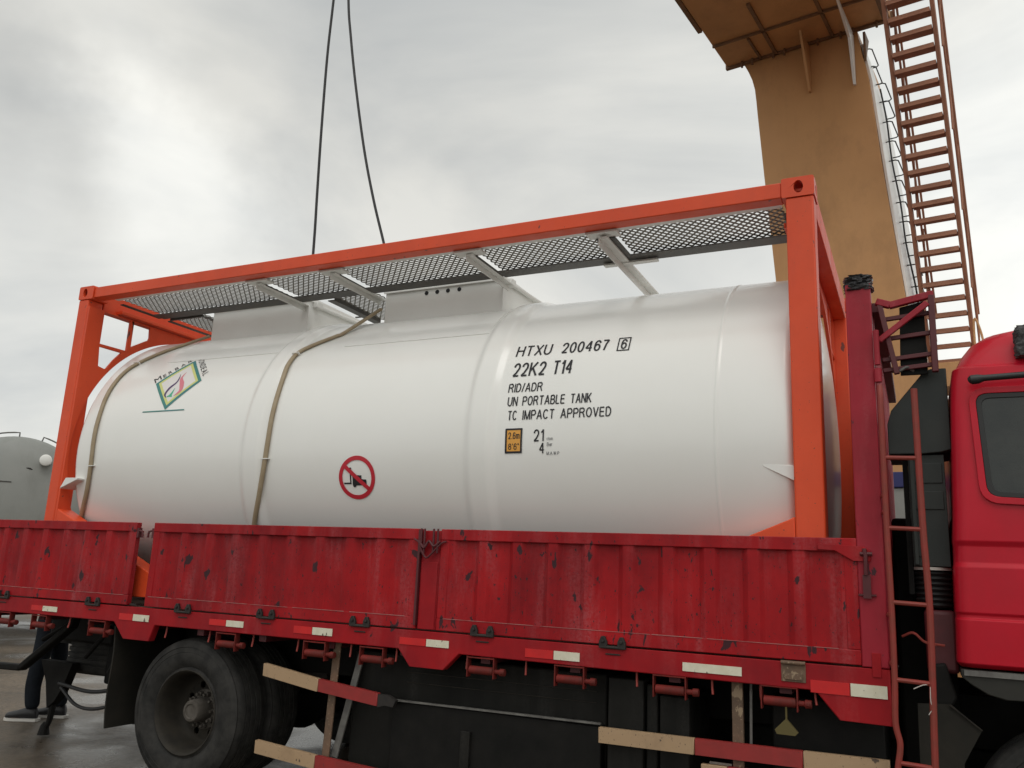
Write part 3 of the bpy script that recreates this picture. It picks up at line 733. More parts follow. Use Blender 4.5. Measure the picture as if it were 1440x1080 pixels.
b.tube(catmull([(-0.24, 0.54, 0.27), (-0.25, 0.54, 0.15), (-0.29, 0.54, 0.05)], 5), [0.03-0.0012*i for i in range(11)], 8)
b.build('hanging_strap', 'chassis_black', truck)
MB().lathe([(0.02, 0.01), (0.02, 0.05), (0.09, 0.035), (0.12, 0.015)], (-0.30, 0.54, 0), 'z', 10).build('strap_end', 'chassis_black', truck)
for pts, rr in (([(-0.12, 0.5, 0.42), (0.10, 0.5, 0.30), (0.36, 0.5, 0.30), (0.72, 0.5, 0.42), (1.06, 0.5, 0.55)], 0.014),
                ([(-0.15, 0.5, 0.45), (0.25, 0.5, 0.42), (0.62, 0.5, 0.49), (1.06, 0.5, 0.62)], 0.016),
                ([(0.60, 0.5, 0.52), (0.58, 0.5, 0.40), (0.62, 0.5, 0.30), (0.72, 0.5, 0.24), (0.90, 0.5, 0.24)], 0.009)):
    MB().tube(catmull(pts, 6), rr, 8).build('air_hose', 'wire_black', truck)
for x0, z0, x1, z1 in ((0.25, 0.70, 0.5, 0.95), (0.55, 0.6, 0.75, 1.0), (-0.3, 0.8, 0.1, 1.0)):
    MB().tube([(x0, 0.4, z0), (x1, 0.4, z1)], 0.02, 8).build('stay_rod', 'chassis_black', truck)

# ---- headboard
b = MB(); b.box(6.200, 6.322, YO, 0.0, 1.172, 3.085); b.build('headboard_post', 'post_red', truck, bevel=0.006)
b = MB(); b.box(6.212, 6.322, 2.44, 2.54, 1.172, 3.085); b.build('headboard_post', 'post_red', truck, bevel=0.006)
b = MB(); b.box(6.245, 6.285, YO-0.006, YO-0.001, 1.13, 1.24); b.build('post_foot', 'red_frame', truck, bevel=0.002)
b = MB(); b.box(6.26, 6.285, 0.0, 2.44, 1.172, 2.95)
for k in range(12): b.box(6.285, 6.325, 0.06+k*0.205, 0.13+k*0.205, 1.172, 2.95)
b.build('headboard_panel', 'post_red', truck, bevel=0.004)
b = MB(); b.box(6.30, 6.375, 0.0, 2.44, 2.95, 3.005); b.build('headboard_beam', 'dark_red', truck, bevel=0.004)
# rack over the gap behind the cab
YR = -0.06
b = MB()
b.bar((6.345, YR, 2.99), (6.41, YR, 2.965), 0.035, 0.035, (0, 1, 0)); b.bar((6.405, YR, 2.963), (6.612, YR, 3.005), 0.035, 0.034, (0, 1, 0))
b.build('rack_top_bar', 'post_red', truck, bevel=0.004)
b = MB(); b.bar((6.600, YR, 3.0), (6.598, YR, 2.60), 0.030, 0.035, (0, 1, 0)); b.build('rack_upright', 'dark_red', truck, bevel=0.004)
b = MB(); b.bar((6.350, YR-0.02, 2.775), (6.582, YR-0.02, 2.955), 0.030, 0.02, (0, 1, 0)); b.build('rack_brace', 'post_red', truck, bevel=0.004)
for z in (2.905, 2.80, 2.69, 2.635):
    b = MB(); b.bar((6.36, YR+0.02, z-0.01), (6.60, YR+0.02, z+0.01), 0.022, 0.02, (0, 1, 0)); b.build('rack_slat', 'dark_red', truck, bevel=0.003)
b = MB(); b.prism([(6.440, 2.60), (6.452, 2.960), (6.566, 2.985), (6.566, 2.60)], YR+0.035, YR+0.05, 'y'); b.build('rack_panel', 'chassis_black', truck, bevel=0.003)
b = MB(); b.bar((6.36, YR, 2.97), (6.425, YR, 2.60), 0.026, 0.03, (0, 1, 0)); b.build('rack_upright', 'dark_red', truck, bevel=0.003)
MB().tube(catmull([(6.38, -0.02, 2.63), (6.43, -0.05, 2.615), (6.47, -0.05, 2.635), (6.50, -0.02, 2.62)], 5), 0.008, 6).build('cable', 'edge_steel', truck)
b = MB(); b.tube([(6.338, YO-0.02, 2.64), (6.338, YO-0.02, 2.82)], 0.014, 8); b.tube([(6.338, YO-0.02, 2.55), (6.338, YO-0.02, 2.62)], 0.018, 8)
b.build('rack_hinge', 'post_red', truck)

# ---- ladder
YL = -0.20
lad = MB()
lad.tube(catmull([(6.346, YL+0.03, 2.52), (6.346, YL, 2.40), (6.344, YL, 1.82), (6.346, YL, 1.476), (6.343, YL, 1.13), (6.337, YL, 0.95), (6.352, YL, 0.86), (6.338, YL, 0.76), (6.325, YL, 0.62), (6.33, YL, 0.40)], 5), 0.0135, 10)
lad.tube(catmull([(6.496, YL, 2.49), (6.496, YL, 2.40), (6.498, YL, 1.82), (6.505, YL, 1.485), (6.498, YL, 1.138), (6.488, YL, 0.78), (6.482, YL, 0.40)], 5), 0.0150, 10)
lad_o = lad.build('ladder', 'rust_red', truck)
for z in (2.155, 1.82, 1.478, 1.135, 0.78, 0.44):
    MB().tube([(6.346, YL, z+0.002), (6.498, YL, z-0.003)], 0.0105, 8).build('rung', 'rust_red', lad_o)
for z in (1.90, 1.98, 1.42, 1.20):
    MB().tube([(6.33, YO, z), (6.345, YL, z)], 0.012, 8).build('ladder_clamp', 'rust_red', truck)
MB().tube(catmull([(6.50, YL, 1.13), (6.46, YL-0.01, 1.125), (6.42, YL-0.01, 1.105)], 4), 0.0022, 5).build('string', 'strap_grey', truck)
MB().tube(catmull([(6.488, YL-0.01, 1.12), (6.486, YL-0.012, 1.06), (6.492, YL-0.01, 1.03), (6.475, YL-0.01, 1.0)], 4), 0.0022, 5).build('string', 'strap_grey', truck)

# ---- air intake behind the cab
b = MB(); b.prism([(6.364, 2.205), (6.364, 2.36), (6.385, 2.43), (6.545, 2.625), (6.575, 2.638), (6.648, 2.638), (6.648, 2.225), (6.60, 2.212), (6.52, 2.205)], 0.03, 0.46, 'y')
b.build('air_intake', 'snorkel_black', truck, bevel=0.018, seg=3)
b = MB(); b.box(6.448, 6.612, 0.05, 0.42, 1.655, 2.203); b.box(6.462, 6.600, 0.044, 0.052, 2.06, 2.16); b.box(6.462, 6.600, 0.044, 0.052, 1.93, 2.02); b.box(6.47, 6.51, 0.044, 0.05, 1.70, 1.90)
b.box(6.455, 6.475, 0.02, 0.05, 1.66, 2.19)
b.build('air_filter', 'snorkel_black', truck, bevel=0.008)
MB().box(6.422, 6.446, 0.10, 0.30, 1.52, 2.20).build('intake_bracket', 'chassis_black', truck)
b = MB(); prof = []
for k in range(15):
    z = 1.46+k*0.0125; prof += [(z, 0.085 if k % 2 else 0.072)]
b.lathe(prof, (6.53, 0.14, 0), 'z', 32); b.build('bellows', 'gasket_black', truck)
MB().lathe([(1.638, 0.088), (1.652, 0.088), (1.652, 0.08), (1.638, 0.08), (1.638, 0.088)], (6.53, 0.14, 0), 'z', 32).build('hose_clamp', 'strap_grey', truck)
b = MB(); b.box(6.48, 6.62, 0.05, 0.45, 1.16, 1.45); b.build('intake_box', 'dark_red', truck, bevel=0.02)
b = MB(); b.box(6.345, 6.62, 0.50, 2.42, 0.45, 1.92); b.build('engine_rear', 'chassis_black', truck, bevel=0.02)
MB().tube(catmull([(6.38, 0.0, 1.32), (6.43, -0.02, 1.34), (6.48, -0.02, 1.30), (6.56, 0.0, 1.29)], 5), 0.006, 6).build('cable', 'rust_red', truck)

# ---- cab
CX0, CX1, CY0, CY1 = 6.62, 8.75, -0.10, 2.54
def ring(z, xr, xf, inset, rad=0.07, n=6):
    ya, yb = CY0+inset, CY1-inset; o = []
    for (cx_, cy2, a0) in ((xf-rad, yb-rad, 0), (xr+rad, yb-rad, 90), (xr+rad, ya+rad, 180), (xf-rad, ya+rad, 270)):
        for i in range(n+1):
            a = R(a0+90*i/n); o.append((cx_+rad*math.cos(a), cy2+rad*math.sin(a), z))
    return o
rings = [(1.205, 6.622, 8.75, .035, .06), (1.225, 6.606, 8.76, .004, .06), (1.40, 6.612, 8.77, 0, .06), (1.418, 6.612, 8.77, .0, .06), (1.426, 6.615, 8.765, .009, .06), (1.440, 6.615, 8.765, .009, .06), (1.450, 6.612, 8.77, .0, .06),
         (1.655, 6.618, 8.765, 0, .06), (1.676, 6.622, 8.76, .014, .06), (1.752, 6.624, 8.755, .014, .06), (1.775, 6.622, 8.75, .0, .06), (1.90, 6.632, 8.72, .0, .06), (2.10, 6.640, 8.66, .006, .06),
         (2.45, 6.656, 8.50, .018, .06), (2.560, 6.664, 8.44, .026, .065), (2.612, 6.672, 8.42, .034, .07), (2.622, 6.684, 8.40, .050, .07), (2.628, 6.690, 8.40, .062, .08),
         (2.70, 6.722, 8.36, .085, .12), (2.765, 6.765, 8.30, .115, .15), (2.815, 6.820, 8.22, .160, .19), (2.850, 6.90, 8.12, .23, .22), (2.870, 7.0, 8.0, .33, .24), (2.885, 7.2, 7.8, .55, .24)]
b = MB(); b.loft([ring(z, a, c, d, rad) for z, a, c, d, rad in rings])
cab = b.build('cab', 'cab_red', truck, smooth=28)
bv = cab.modifiers.new('bevel', 'BEVEL'); bv.width = 0.006; bv.segments = 2; bv.limit_method = 'ANGLE'; bv.angle_limit = R(25)
def rrect(pts, rad, n=6):
    """rounded outline of a convex polygon"""
    o = []
    k = len(pts)
    for i in range(k):
        p, a, c = Vector(pts[i]), Vector(pts[i-1]), Vector(pts[(i+1) % k])
        d1 = (a-p).normalized(); d2 = (c-p).normalized()
        p1 = p+d1*rad; p2 = p+d2*rad
        for j in range(n+1):
            t = j/n; o.append(tuple(p1*(1-t)**2+p*2*t*(1-t)+p2*t*t))
    return o
win = [(6.782, 1.985), (7.62, 1.93), (7.52, 2.47), (6.762, 2.470)]
shift = lambda pts, d: [(x+(d if x < 7 else -d), z+(d if z < 2.2 else -d)) for x, z in pts]
# raised window pressing of the door, then rubber seal and dark glass, each set in front of the last
def slanted(poly, y0, y1, holes=()):
    b = MB(); b.prism(poly, y0, y1, 'y', holes=holes)
    b.v = [(x, y+max(0.0, (z-1.9))*0.032, z) for x, y, z in b.v]; return b
slanted(rrect(shift(win, -0.034), 0.085), CY0-0.016, CY0+0.01, holes=[list(reversed(rrect(shift(win, -0.004), 0.055)))]).build('window_surround', 'cab_red', truck, bevel=0.006)
slanted(rrect(shift(win, -0.003), 0.055), CY0-0.012, CY0+0.004, holes=[list(reversed(rrect(shift(win, 0.020), 0.04)))]).build('window_seal', 'gasket_black', truck, bevel=0.003)
slanted(rrect(shift(win, 0.018), 0.04), CY0-0.005, CY0-0.001).build('window_glass', 'glass_dark', truck)
MB().tube([(6.742, CY0-0.032, 2.533), (6.746, CY0-0.036, 2.534), (6.775, CY0-0.036, 2.536), (6.80, CY0-0.034, 2.540), (7.70, CY0-0.03, 2.575)], [0.017, 0.023, 0.023, 0.0155, 0.0155], 12).build('drip_rail', 'gasket_black', truck)
b = MB(); b.box(8.0, 8.02, CY0-0.006, CY0+0.02, 1.25, 2.4); b.build('door_edge', 'dark_red', truck)
b = MB(); b.box(7.72, 7.95, CY0-0.03, CY0+0.01, 1.80, 1.86); b.build('door_handle', 'gasket_black', truck, bevel=0.01)
b = MB(); b.add([(8.655, 0.15, 2.05), (8.655, 2.29, 2.05), (8.53, 2.2, 2.52), (8.53, 0.24, 2.52)], [(0, 1, 2, 3)]); b.v = [(x+0.05, y, z) for x, y, z in b.v]; b.build('windshield', 'glass_dark', truck)
b = MB(); b.box(8.70, 8.85, -0.06, 2.50, 0.55, 1.15); b.build('bumper', 'fender_grey', truck, bevel=0.03)
# fender with wheel arch
arch = [(6.618, 1.198), (6.618, 1.165), (6.66, 1.13), (6.72, 1.095), (6.79, 1.078), (6.90, 1.082), (7.12, 1.10), (7.40, 1.085), (7.55, 1.03), (7.68, 0.85), (7.72, 0.62), (8.72, 0.62), (8.72, 1.198)]
b = MB(); b.prism(arch, CY0+0.012, 0.36, 'y'); b.build('fender', 'fender_grey', truck, bevel=0.012)
b = MB(); b.prism([(x, z) for x, z in arch], 2.08, CY1-0.012, 'y'); b.build('fender', 'fender_grey', truck, bevel=0.012)
MB().box(6.63, 8.7, CY0+0.002, CY0+0.012, 1.172, 1.196).build('sill_trim', 'edge_steel', truck)
b = MB(); b.prism([(6.43, 1.02), (6.57, 1.03), (6.69, 0.93), (6.61, 0.78), (6.58, 0.30), (6.42, 0.30)], 0.0, 0.012, 'y'); b.build('mud_flap', 'flap_rubber', truck)
b = MB(); b.bar((6.565, -0.006, 1.028), (6.69, -0.006, 0.930), 0.006, 0.01, (0, 1, 0)); b.build('flap_edge', 'rim_dirty', truck)
b = MB(); b.prism([(6.50, 1.20), (6.56, 1.21), (6.60, 1.06), (6.58, 1.02), (6.48, 1.02)], 0.02, 0.4, 'y'); b.build('step_bracket', 'chassis_black', truck, bevel=0.01)

# ================================================================== TANK CONTAINER
LX, WY, Z0, Z1 = 6.058, 2.438, 1.20, 3.791
tank = thing('tank_container', 'white tank container in an orange steel frame standing on the red truck bed', 'tank container', (LX/2, WY/2, Z0))
YC, ZC, RT = WY/2, 2.36, 1.18
def oval(cx, cz, a, c, n=16, rev=True):
    o = [(cx+a*math.cos(2*PI*i/n), cz+c*math.sin(2*PI*i/n)) for i in range(n)]
    return list(reversed(o)) if rev else o
def casting(ix, iy, top):
    """corner casting 178 x 162 x 118 with hand holes: three plates around a hollow"""
    x0 = 0 if ix == 0 else LX-0.178; x1 = x0+0.178
    y0 = 0 if iy == 0 else WY-0.162; y1 = y0+0.162
    z0 = (Z1-0.118) if top else Z0; z1 = z0+0.118
    b = MB(); cx_, cz_ = (x0+x1)/2, (z0+z1)/2
    rc = lambda a0, a1, c0, c1: rrect([(a0, c0), (a1, c0), (a1, c1), (a0, c1)], 0.014, 3)
    hx = cx_-0.012 if ix == 0 else cx_+0.004
    # side face (normal Y), end face (normal X), back plates
    ya, yb = (y0, y0+0.026) if iy == 0 else (y1-0.026, y1)
    b.prism(rc(x0, x1, z0, z1), ya, yb, 'y', holes=[oval(hx, cz_, 0.026, 0.038)])
    ya2, yb2 = (y0+0.027, y1) if iy == 0 else (y0, y1-0.027)
    xa, xb = (x0, x0+0.026) if ix == 0 else (x1-0.026, x1)
    b.prism([(ya2, z0+0.004), (yb2, z0+0.004), (yb2, z1-0.004), (ya2, z1-0.004)], xa, xb, 'x', holes=[oval((ya2+yb2)/2, cz_, 0.024, 0.036)])
    xa2, xb2 = (x0+0.027, x1-0.003) if ix == 0 else (x0+0.003, x1-0.027)
    b.box(hx-0.05, hx+0.05, ya+0.05 if iy == 0 else yb-0.09, ya+0.09 if iy == 0 else yb-0.05, cz_-0.007, cz_+0.010)
    b.box(xa2, xb2, ya2, yb2, z1-0.022, z1-0.001); b.box(xa2, xb2, ya2, yb2, z0+0.001, z0+0.02)
    return b
for ix in (0, 1):
    for iy in (0, 1):
        for top in (True, False):
            casting(ix, iy, top).build('corner_casting', 'orange_paint', tank, bevel=0.004)
# posts
for ix in (0, 1):
    for iy in (0, 1):
        x0, x1 = (0.006, 0.128) if ix == 0 else (5.902, LX-0.006)
        y0, y1 = (0.006, 0.150) if iy == 0 else (WY-0.150, WY-0.006)
        MB().box(x0, x1, y0, y1, Z0+0.119, Z1-0.119).build('corner_post', 'orange_paint', tank, bevel=0.010, seg=3)
# rails
for iy in (0, 1):
    y0, y1 = (0.012, 0.115) if iy == 0 else (WY-0.115, WY-0.012)
    b = MB(); b.box(0.179, LX-0.179, y0, y1, 3.682, 3.776); b.build('top_side_rail', 'orange_paint', tank, bevel=0.006)
    yl0, yl1 = (0.116, 0.165) if iy == 0 else (WY-0.165, WY-0.116)
    b = MB(); b.box(0.30, 5.86, yl0, yl1, 3.688, 3.700); b.build('rail_ledge', 'bracket_grey', tank)
for ix in (0, 1):
    x0, x1 = (0.014, 0.125) if ix == 0 else (5.925, LX-0.012)
    MB().box(x0, x1, 0.163, WY-0.163, 3.615, 3.772).build('top_end_rail', 'orange_paint', tank, bevel=0.006)
    MB().box(x0, x1, 0.163, WY-0.163, Z0+0.006, Z0+0.15).build('bottom_end_rail', 'orange_paint', tank, bevel=0.006)
    xi = (0.127, 0.20) if ix == 0 else (5.85, 5.923)
    MB().box(xi[0], xi[1], 0.30, WY-0.30, 3.62, 3.65).build('end_flange', 'orange_paint', tank, bevel=0.003)
# corner plates with windows that close on the tank ring
RG = RT+0.004
def corner_plate(ix, iy):
    X0, X1 = (0.129, 0.150) if ix == 0 else (5.930, 5.953)
    n = 64
    y_ = lambda y: y if iy == 0 else WY-y
    zb = Z0+0.15
    ab = math.asin((zb-ZC)/RG)
    arc = [(YC-RG*math.cos(ab+(PI/2-ab)*i/n), ZC+RG*math.sin(ab+(PI/2-ab)*i/n)) for i in range(n+1)]
    poly = [(0.010, 3.612), (0.010, zb)]+arc+[(YC, 3.612)]
    h1 = [(0.162, 3.314), (0.162, 3.600), (0.436, 3.600), (0.436, 3.318)]
    h2 = [(0.476, 3.365), (0.476, 3.600), (0.655, 3.596), (0.664, 3.50), (0.655, 3.474), (0.632, 3.462), (0.574, 3.425)]
    h3 = [(0.162, 3.288), (0.388, 3.288), (0.32, 3.205), (0.262, 3.116), (0.245, 3.106), (0.178, 3.118)]
    b = MB()
    b.prism([(y_(p[0]), p[1]) for p in poly], X0, X1, 'x', holes=[[(y_(p[0]), p[1]) for p in h] for h in (h1, h2, h3)])
    return b
for ix in (0, 1):
    for iy in (0, 1):
        corner_plate(ix, iy).build('corner_plate', 'orange_paint', tank, bevel=0.003)
# diagonal feet
for ix in (0, 1):
    for iy in (0, 1):
        if ix == 0: poly = [(0.129, 1.885), (0.16, 1.872), (1.26, 1.420), (1.50, 1.320), (1.50, 1.232), (0.179, 1.232), (0.129, 1.34)]
        else: poly = [(LX-0.157, 1.885), (LX-0.19, 1.868), (LX-1.20, 1.440), (LX-1.45, 1.320), (LX-1.45, 1.232), (LX-0.179, 1.232), (LX-0.157, 1.34)]
        y0, y1 = (0.012, 0.145) if iy == 0 else (WY-0.145, WY-0.012)
        MB().prism(poly, y0, y1, 'y').build('diagonal_foot', 'orange_paint', tank, bevel=0.006)
# shell
prof = []
def head(x0, depth, flip=False):
    o = []
    for i in range(15):
        a = PI/2*i/14
        o.append((x0-depth*math.cos(a), RT*math.sin(a)))
    return o
prof += head(0.25, 0.17)
def bumpat(x):
    d = 0
    for xc, wd, h in ((2.13, 0.066, 0.026), (4.0, 0.066, 0.026)):
        t = abs(x-xc)/wd
        if t < 1.9: d = max(d, h*(1 if t < 0.75 else max(0, 0.5+0.5*math.cos(PI*(t-0.75)/1.15))))
    for xc in (5.49,):
        t = abs(x-xc)/0.012
        if t < 1: d = max(d, 0.004*(1-t*t))
    return d
xs = [0.26+i*0.0125 for i in range(int((5.85-0.26)/0.0125)+1)]
xs += [5.49+d for d in (-0.012, -0.006, 0, 0.006, 0.012)]
for x in sorted(xs): prof.append((x, RT+bumpat(x)))
prof += [(5.86+0.16*math.sin(PI/2*i/14), RT*math.cos(PI/2*i/14)) for i in range(15)]
prof[-1] = (6.02, 0.0); prof[0] = (0.08, 0.0)
b = MB(); b.lathe(prof, (0, YC, ZC), 'x', 144); shell = b.build('tank_shell', 'tank_white', tank, smooth=50)
def onS(x, s, eps=0.003):
    x = 6.483+(x-6.483)*0.9925                     # x along the tank, s up round it from mid height
    z = 1.548+(2.38+1.145*math.sin(s/1.145)-1.548)*0.9925
    a = math.asin((z-ZC)/RT); r = RT+eps
    return (x, YC-r*math.cos(a), ZC+r*math.sin(a))
# lifting lugs
b = MB(); b.prism([(5.735, 2.172), (5.735, 2.158), (5.902, 2.075), (5.902, 2.160)], 0.055, 0.20, 'y'); b.build('side_lug', 'box_white', shell, bevel=0.004)
b = MB(); b.prism([(0.345, 2.128), (0.345, 2.112), (0.150, 2.040), (0.205, 2.128)], -0.002, 0.20, 'y'); b.build('side_lug', 'box_white', shell, bevel=0.004)
# spill boxes with manways
def spill(x0, x1, zt):
    b = MB(); b.box(x0, x1, 0.72, 1.72, 3.30, zt)
    o = b.build('spill_box', 'box_white', tank, bevel=0.006)
    b = MB(); b.box(x0-0.012, x1+0.012, 0.706, 0.719, zt-0.03, zt+0.004); b.box(x0-0.012, x1+0.012, 1.721, 1.734, zt-0.03, zt+0.004)
    b.box(x1+0.001, x1+0.012, 0.72, 1.72, zt-0.03, zt+0.004)
    bo = b.build('box_rim', 'box_white', o)
    b = MB(); b.lathe([(zt-0.01, 0.26), (zt+0.03, 0.26), (zt+0.045, 0.24), (zt+0.05, 0.0)], ((x0+x1)/2, 1.22, 0), 'z', 32); b.build('manway_lid', 'polished_steel', o)
    # pad plate on the shell round the box
    b = MB(); xa, xb = x0-0.09, x1+0.09; nx = 2; ns = 10; v = []
    for sgn in (1,):
        pass
    s0, s1 = 0.84, 1.32
    for i in range(ns+1):
        s = s0+(s1-s0)*i/ns
        v += [onS(xa, s, 0.004), onS(xb, s, 0.004)]
    fs = [(2*i, 2*i+1, 2*i+3, 2*i+2) for i in range(ns)]
    n0 = len(v); v += [onS(xa, s0, -0.01), onS(xb, s0, -0.01)]; fs.append((0, n0, n0+1, 1))
    vl = []
    for i in range(ns+1):
        s = s0+(s1-s0)*i/ns; vl.append((onS(xa, s, -0.01), onS(xb, s, -0.01)))
    n1 = len(v)
    for a_, b_ in vl: v += [a_, b_]
    for i in range(ns): fs += [(2*i, 2*i+2, n1+2*i+2, n1+2*i), (2*i+1, n1+2*i+1, n1+2*i+3, 2*i+3)]
    b.add(v, fs); b.build('pad_plate', 'tank_white', shell, smooth=30)
    return o
s1_ = spill(0.86, 1.945, 3.722)
s2_ = spill(2.715, 3.770, 3.702)
for x in (3.099, 3.196, 3.292, 3.393):
    MB().lathe([(0.717, 0.0), (0.717, 0.017), (0.7195, 0.017)], (x, 0, 3.640), 'y', 16).build('drain_hole', 'ink_black', s2_)
# walkways of expanded metal
def grating(x0, x1, y0, y1, z, px=0.050, py=0.031, sw=0.0165):
    b = MB(); nr = max(2, round((y1-y0)/py)); py = (y1-y0)/nr; nx = max(2, round((x1-x0)/(px/2)));  dx = (x1-x0)/nx
    for j in range(nr+1):
        yb = y0+j*py
        v = []; fs = []
        for i in range(nx+1):
            s = 1 if (i+j) % 2 == 0 else -1
            y = yb+s*py*0.5*0.96; x = x0+i*dx
            v += [(x, y-sw*0.45, z+sw*0.13), (x, y+sw*0.45, z-sw*0.13), (x, y-sw*0.45+0.0006, z+sw*0.13+0.002), (x, y+sw*0.45+0.0006, z-sw*0.13+0.002)]
        for i in range(nx):
            a = 4*i; fs += [(a, a+1, a+5, a+4), (a+2, a+6, a+7, a+3), (a, a+4, a+6, a+2), (a+1, a+3, a+7, a+5)]
        b.add(v, fs)
    return b
def walkway(x0, x1, y0, y1, z, far=True, near=False, ends=True):
    g_ = grating(x0, x1, y0, y1, z).build('walkway_grating', 'grating_steel', tank, smooth=0)
    b = MB()
    if far: b.box(x0, x1, y1-0.045, y1+0.075, z-0.036, z-0.026); b.box(x0, x1, y1+0.069, y1+0.075, z-0.026, z+0.012)
    if near: b.box(x0, x1, y0-0.012, y0+0.006, z-0.03, z-0.01)
    if ends:
        b.box(x0-0.04, x0, y0, y1+0.05, z-0.036, z-0.028); b.box(x1, x1+0.04, y0, y1+0.05, z-0.036, z-0.028)
    b.build('walkway_frame', 'frame_dark', g_)
for xa, xb in ((0.345, 1.885), (1.945, 2.605), (2.665, 3.755), (3.83, 4.70), (4.83, 5.865)):
    walkway(xa, xb, 0.185, 0.555, 3.690)
    walkway(xa, xb, WY-0.60, WY-0.185, 3.690, far=False)
walkway(0.40, 0.80, 0.66, 1.75, 3.672, near=True)
b = grating(2.27, 2.66, 0.64, 1.30, 3.672); g2_ = b.build('walkway_grating', 'grating_steel', tank, smooth=0)
b = MB(); b.box(2.20, 2.27, 0.64, 1.30, 3.640, 3.648); b.box(2.264, 2.27, 0.64, 1.3, 3.648, 3.685); b.box(2.14, 2.20, 1.10, 1.115, 3.64, 3.65); b.build('walkway_frame', 'frame_dark', g2_)
# cross bars carrying the walkways
for x, y1, wd in ((1.915, 0.80, 0.05), (2.635, 0.80, 0.05), (3.793, 0.80, 0.05), (4.765, WY-0.14, 0.062)):
    b = MB()
    if y1 < 1: b.prism([(x-wd/2, 0.135), (x+wd/2, 0.135), (x+wd/2, y1), (x-wd/2, y1)], 3.650, 3.662, 'z')
    else: b.box(x-wd/2, x+wd/2, 0.135, y1, 3.640, 3.652)
    b.box(x-wd/2, x-wd/2+0.008, 0.135, y1, 3.590 if y1 > 1 else 3.612, 3.6499 if y1 < 1 else 3.6399)
    b.build('cross_bar', 'bracket_grey', tank, bevel=0.002)
    b = MB(); b.box(x-0.11, x+0.10, 0.10, 0.20, 3.664, 3.680); b.build('bar_clip', 'bracket_grey', tank, bevel=0.002)
b = MB(); b.bar((4.61, 0.61, 3.640), (4.99, 0.61, 3.640), 0.05, 0.012); b.build('bar_clip', 'bracket_grey', tank)
for xa in (3.79, 1.965):
    MB().tube([(xa, 0.80, 3.668), (xa+0.012, 1.62, 3.690)], 0.016, 10).build('cross_pipe', 'bracket_grey', tank)
    b = MB(); b.box(xa-0.03, xa+0.03, 0.76, 0.84, 3.645, 3.70); b.build('pipe_clamp', 'bracket_grey', tank, bevel=0.008)
# drain hoses lying on the shell
def hose(pts, tail, ties, name='drain_hose'):
    P_ = catmull([onS(x, s, 0.014+bumpat(6.483+(x-6.483)*0.9925)) for x, s in pts], 6)
    P_ = P_+[Vector(q) for q in tail] if False else [Vector(q) for q in tail]+P_
    P_ = catmull(P_[::3]+[P_[-1]], 4)
    b = MB(); k = len(P_); n = 10; v = []
    for i, p in enumerate(P_):
        t = (P_[min(i+1, k-1)]-P_[max(i-1, 0)]).normalized()
        nr = Vector((0, p.y-YC, p.z-ZC)).normalized(); nr = (nr-t*nr.dot(t)).normalized(); sd = t.cross(nr)
        for j in range(n):
            a = 2*PI*j/n; v.append(p+sd*0.020*math.cos(a)+nr*0.013*math.sin(a))
    fs = [(i*n+j, i*n+(j+1) % n, (i+1)*n+(j+1) % n, (i+1)*n+j) for i in range(k-1) for j in range(n)]+[tuple(range(n)), tuple((k-1)*n+j for j in range(n))]
    b.add(v, fs); o = b.build(name, 'hose_beige', tank, smooth=60)
    for x, s in ties:
        b = MB(); c_ = Vector(onS(x, s, 0.016+bumpat(6.483+(x-6.483)*0.9925))); rad = Vector((0, c_.y-YC, c_.z-ZC)).normalized(); tn = Vector((0, -rad.z, rad.y))
        b.bar(c_-Vector((0.034, 0, 0)), c_+Vector((0.034, 0, 0)), 0.007, 0.030, tuple(rad)); b.build('cable_tie', 'tie_white', o)
hose([(0.60, 1.12), (0.509, 0.994), (0.40, 0.85), (0.352, 0.748), (0.338, 0.62), (0.345, 0.45), (0.375, 0.22), (0.389, 0.059), (0.393, -0.146), (0.345, -0.34), (0.26, -0.50), (0.181, -0.631), (0.10, -0.80)],
     [(0.80, 0.76, 3.49), (0.70, 0.68, 3.44)], [(0.40, 0.855), (0.396, -0.146)])
hose([(2.50, 1.08), (2.43, 0.994), (2.30, 0.885), (2.215, 0.79), (2.205, 0.66), (2.220, 0.54), (2.245, 0.227), (2.240, -0.094), (2.19, -0.35), (2.093, -0.609), (2.02, -0.80)],
     [(2.68, 0.72, 3.55), (2.58, 0.62, 3.42)], [(2.21, 0.775), (2.238, -0.12)])

# ---- markings on the shell
def font_mesh(txt):
    cu = bpy.data.curves.new('txt', 'FONT'); cu.body = txt; cu.size = 1.0; cu.resolution_u = 5
    o = bpy.data.objects.new('txt', cu); C.objects.link(o)
    dg = bpy.context.evaluated_depsgraph_get()
    me = bpy.data.meshes.new_from_object(o.evaluated_get(dg))
    bpy.data.objects.remove(o); bpy.data.curves.remove(cu)
    v = [(p.co.x, p.co.y) for p in me.vertices]; f = [tuple(p.vertices) for p in me.polygons]
    bpy.data.meshes.remove(me)
    return v, f
CAP = max(y for x, y in font_mesh('H')[0])
def arc_(cx_, cy2, rx, ry, a0, a1, n=14): return [(cx_+rx*math.cos(R(a0+(a1-a0)*i/n)), cy2+ry*math.sin(R(a0+(a1-a0)*i/n))) for i in range(n+1)]
def ell(cx_, cy2, rx, ry): return arc_(cx_, cy2, rx, ry, 90, 450, 28)
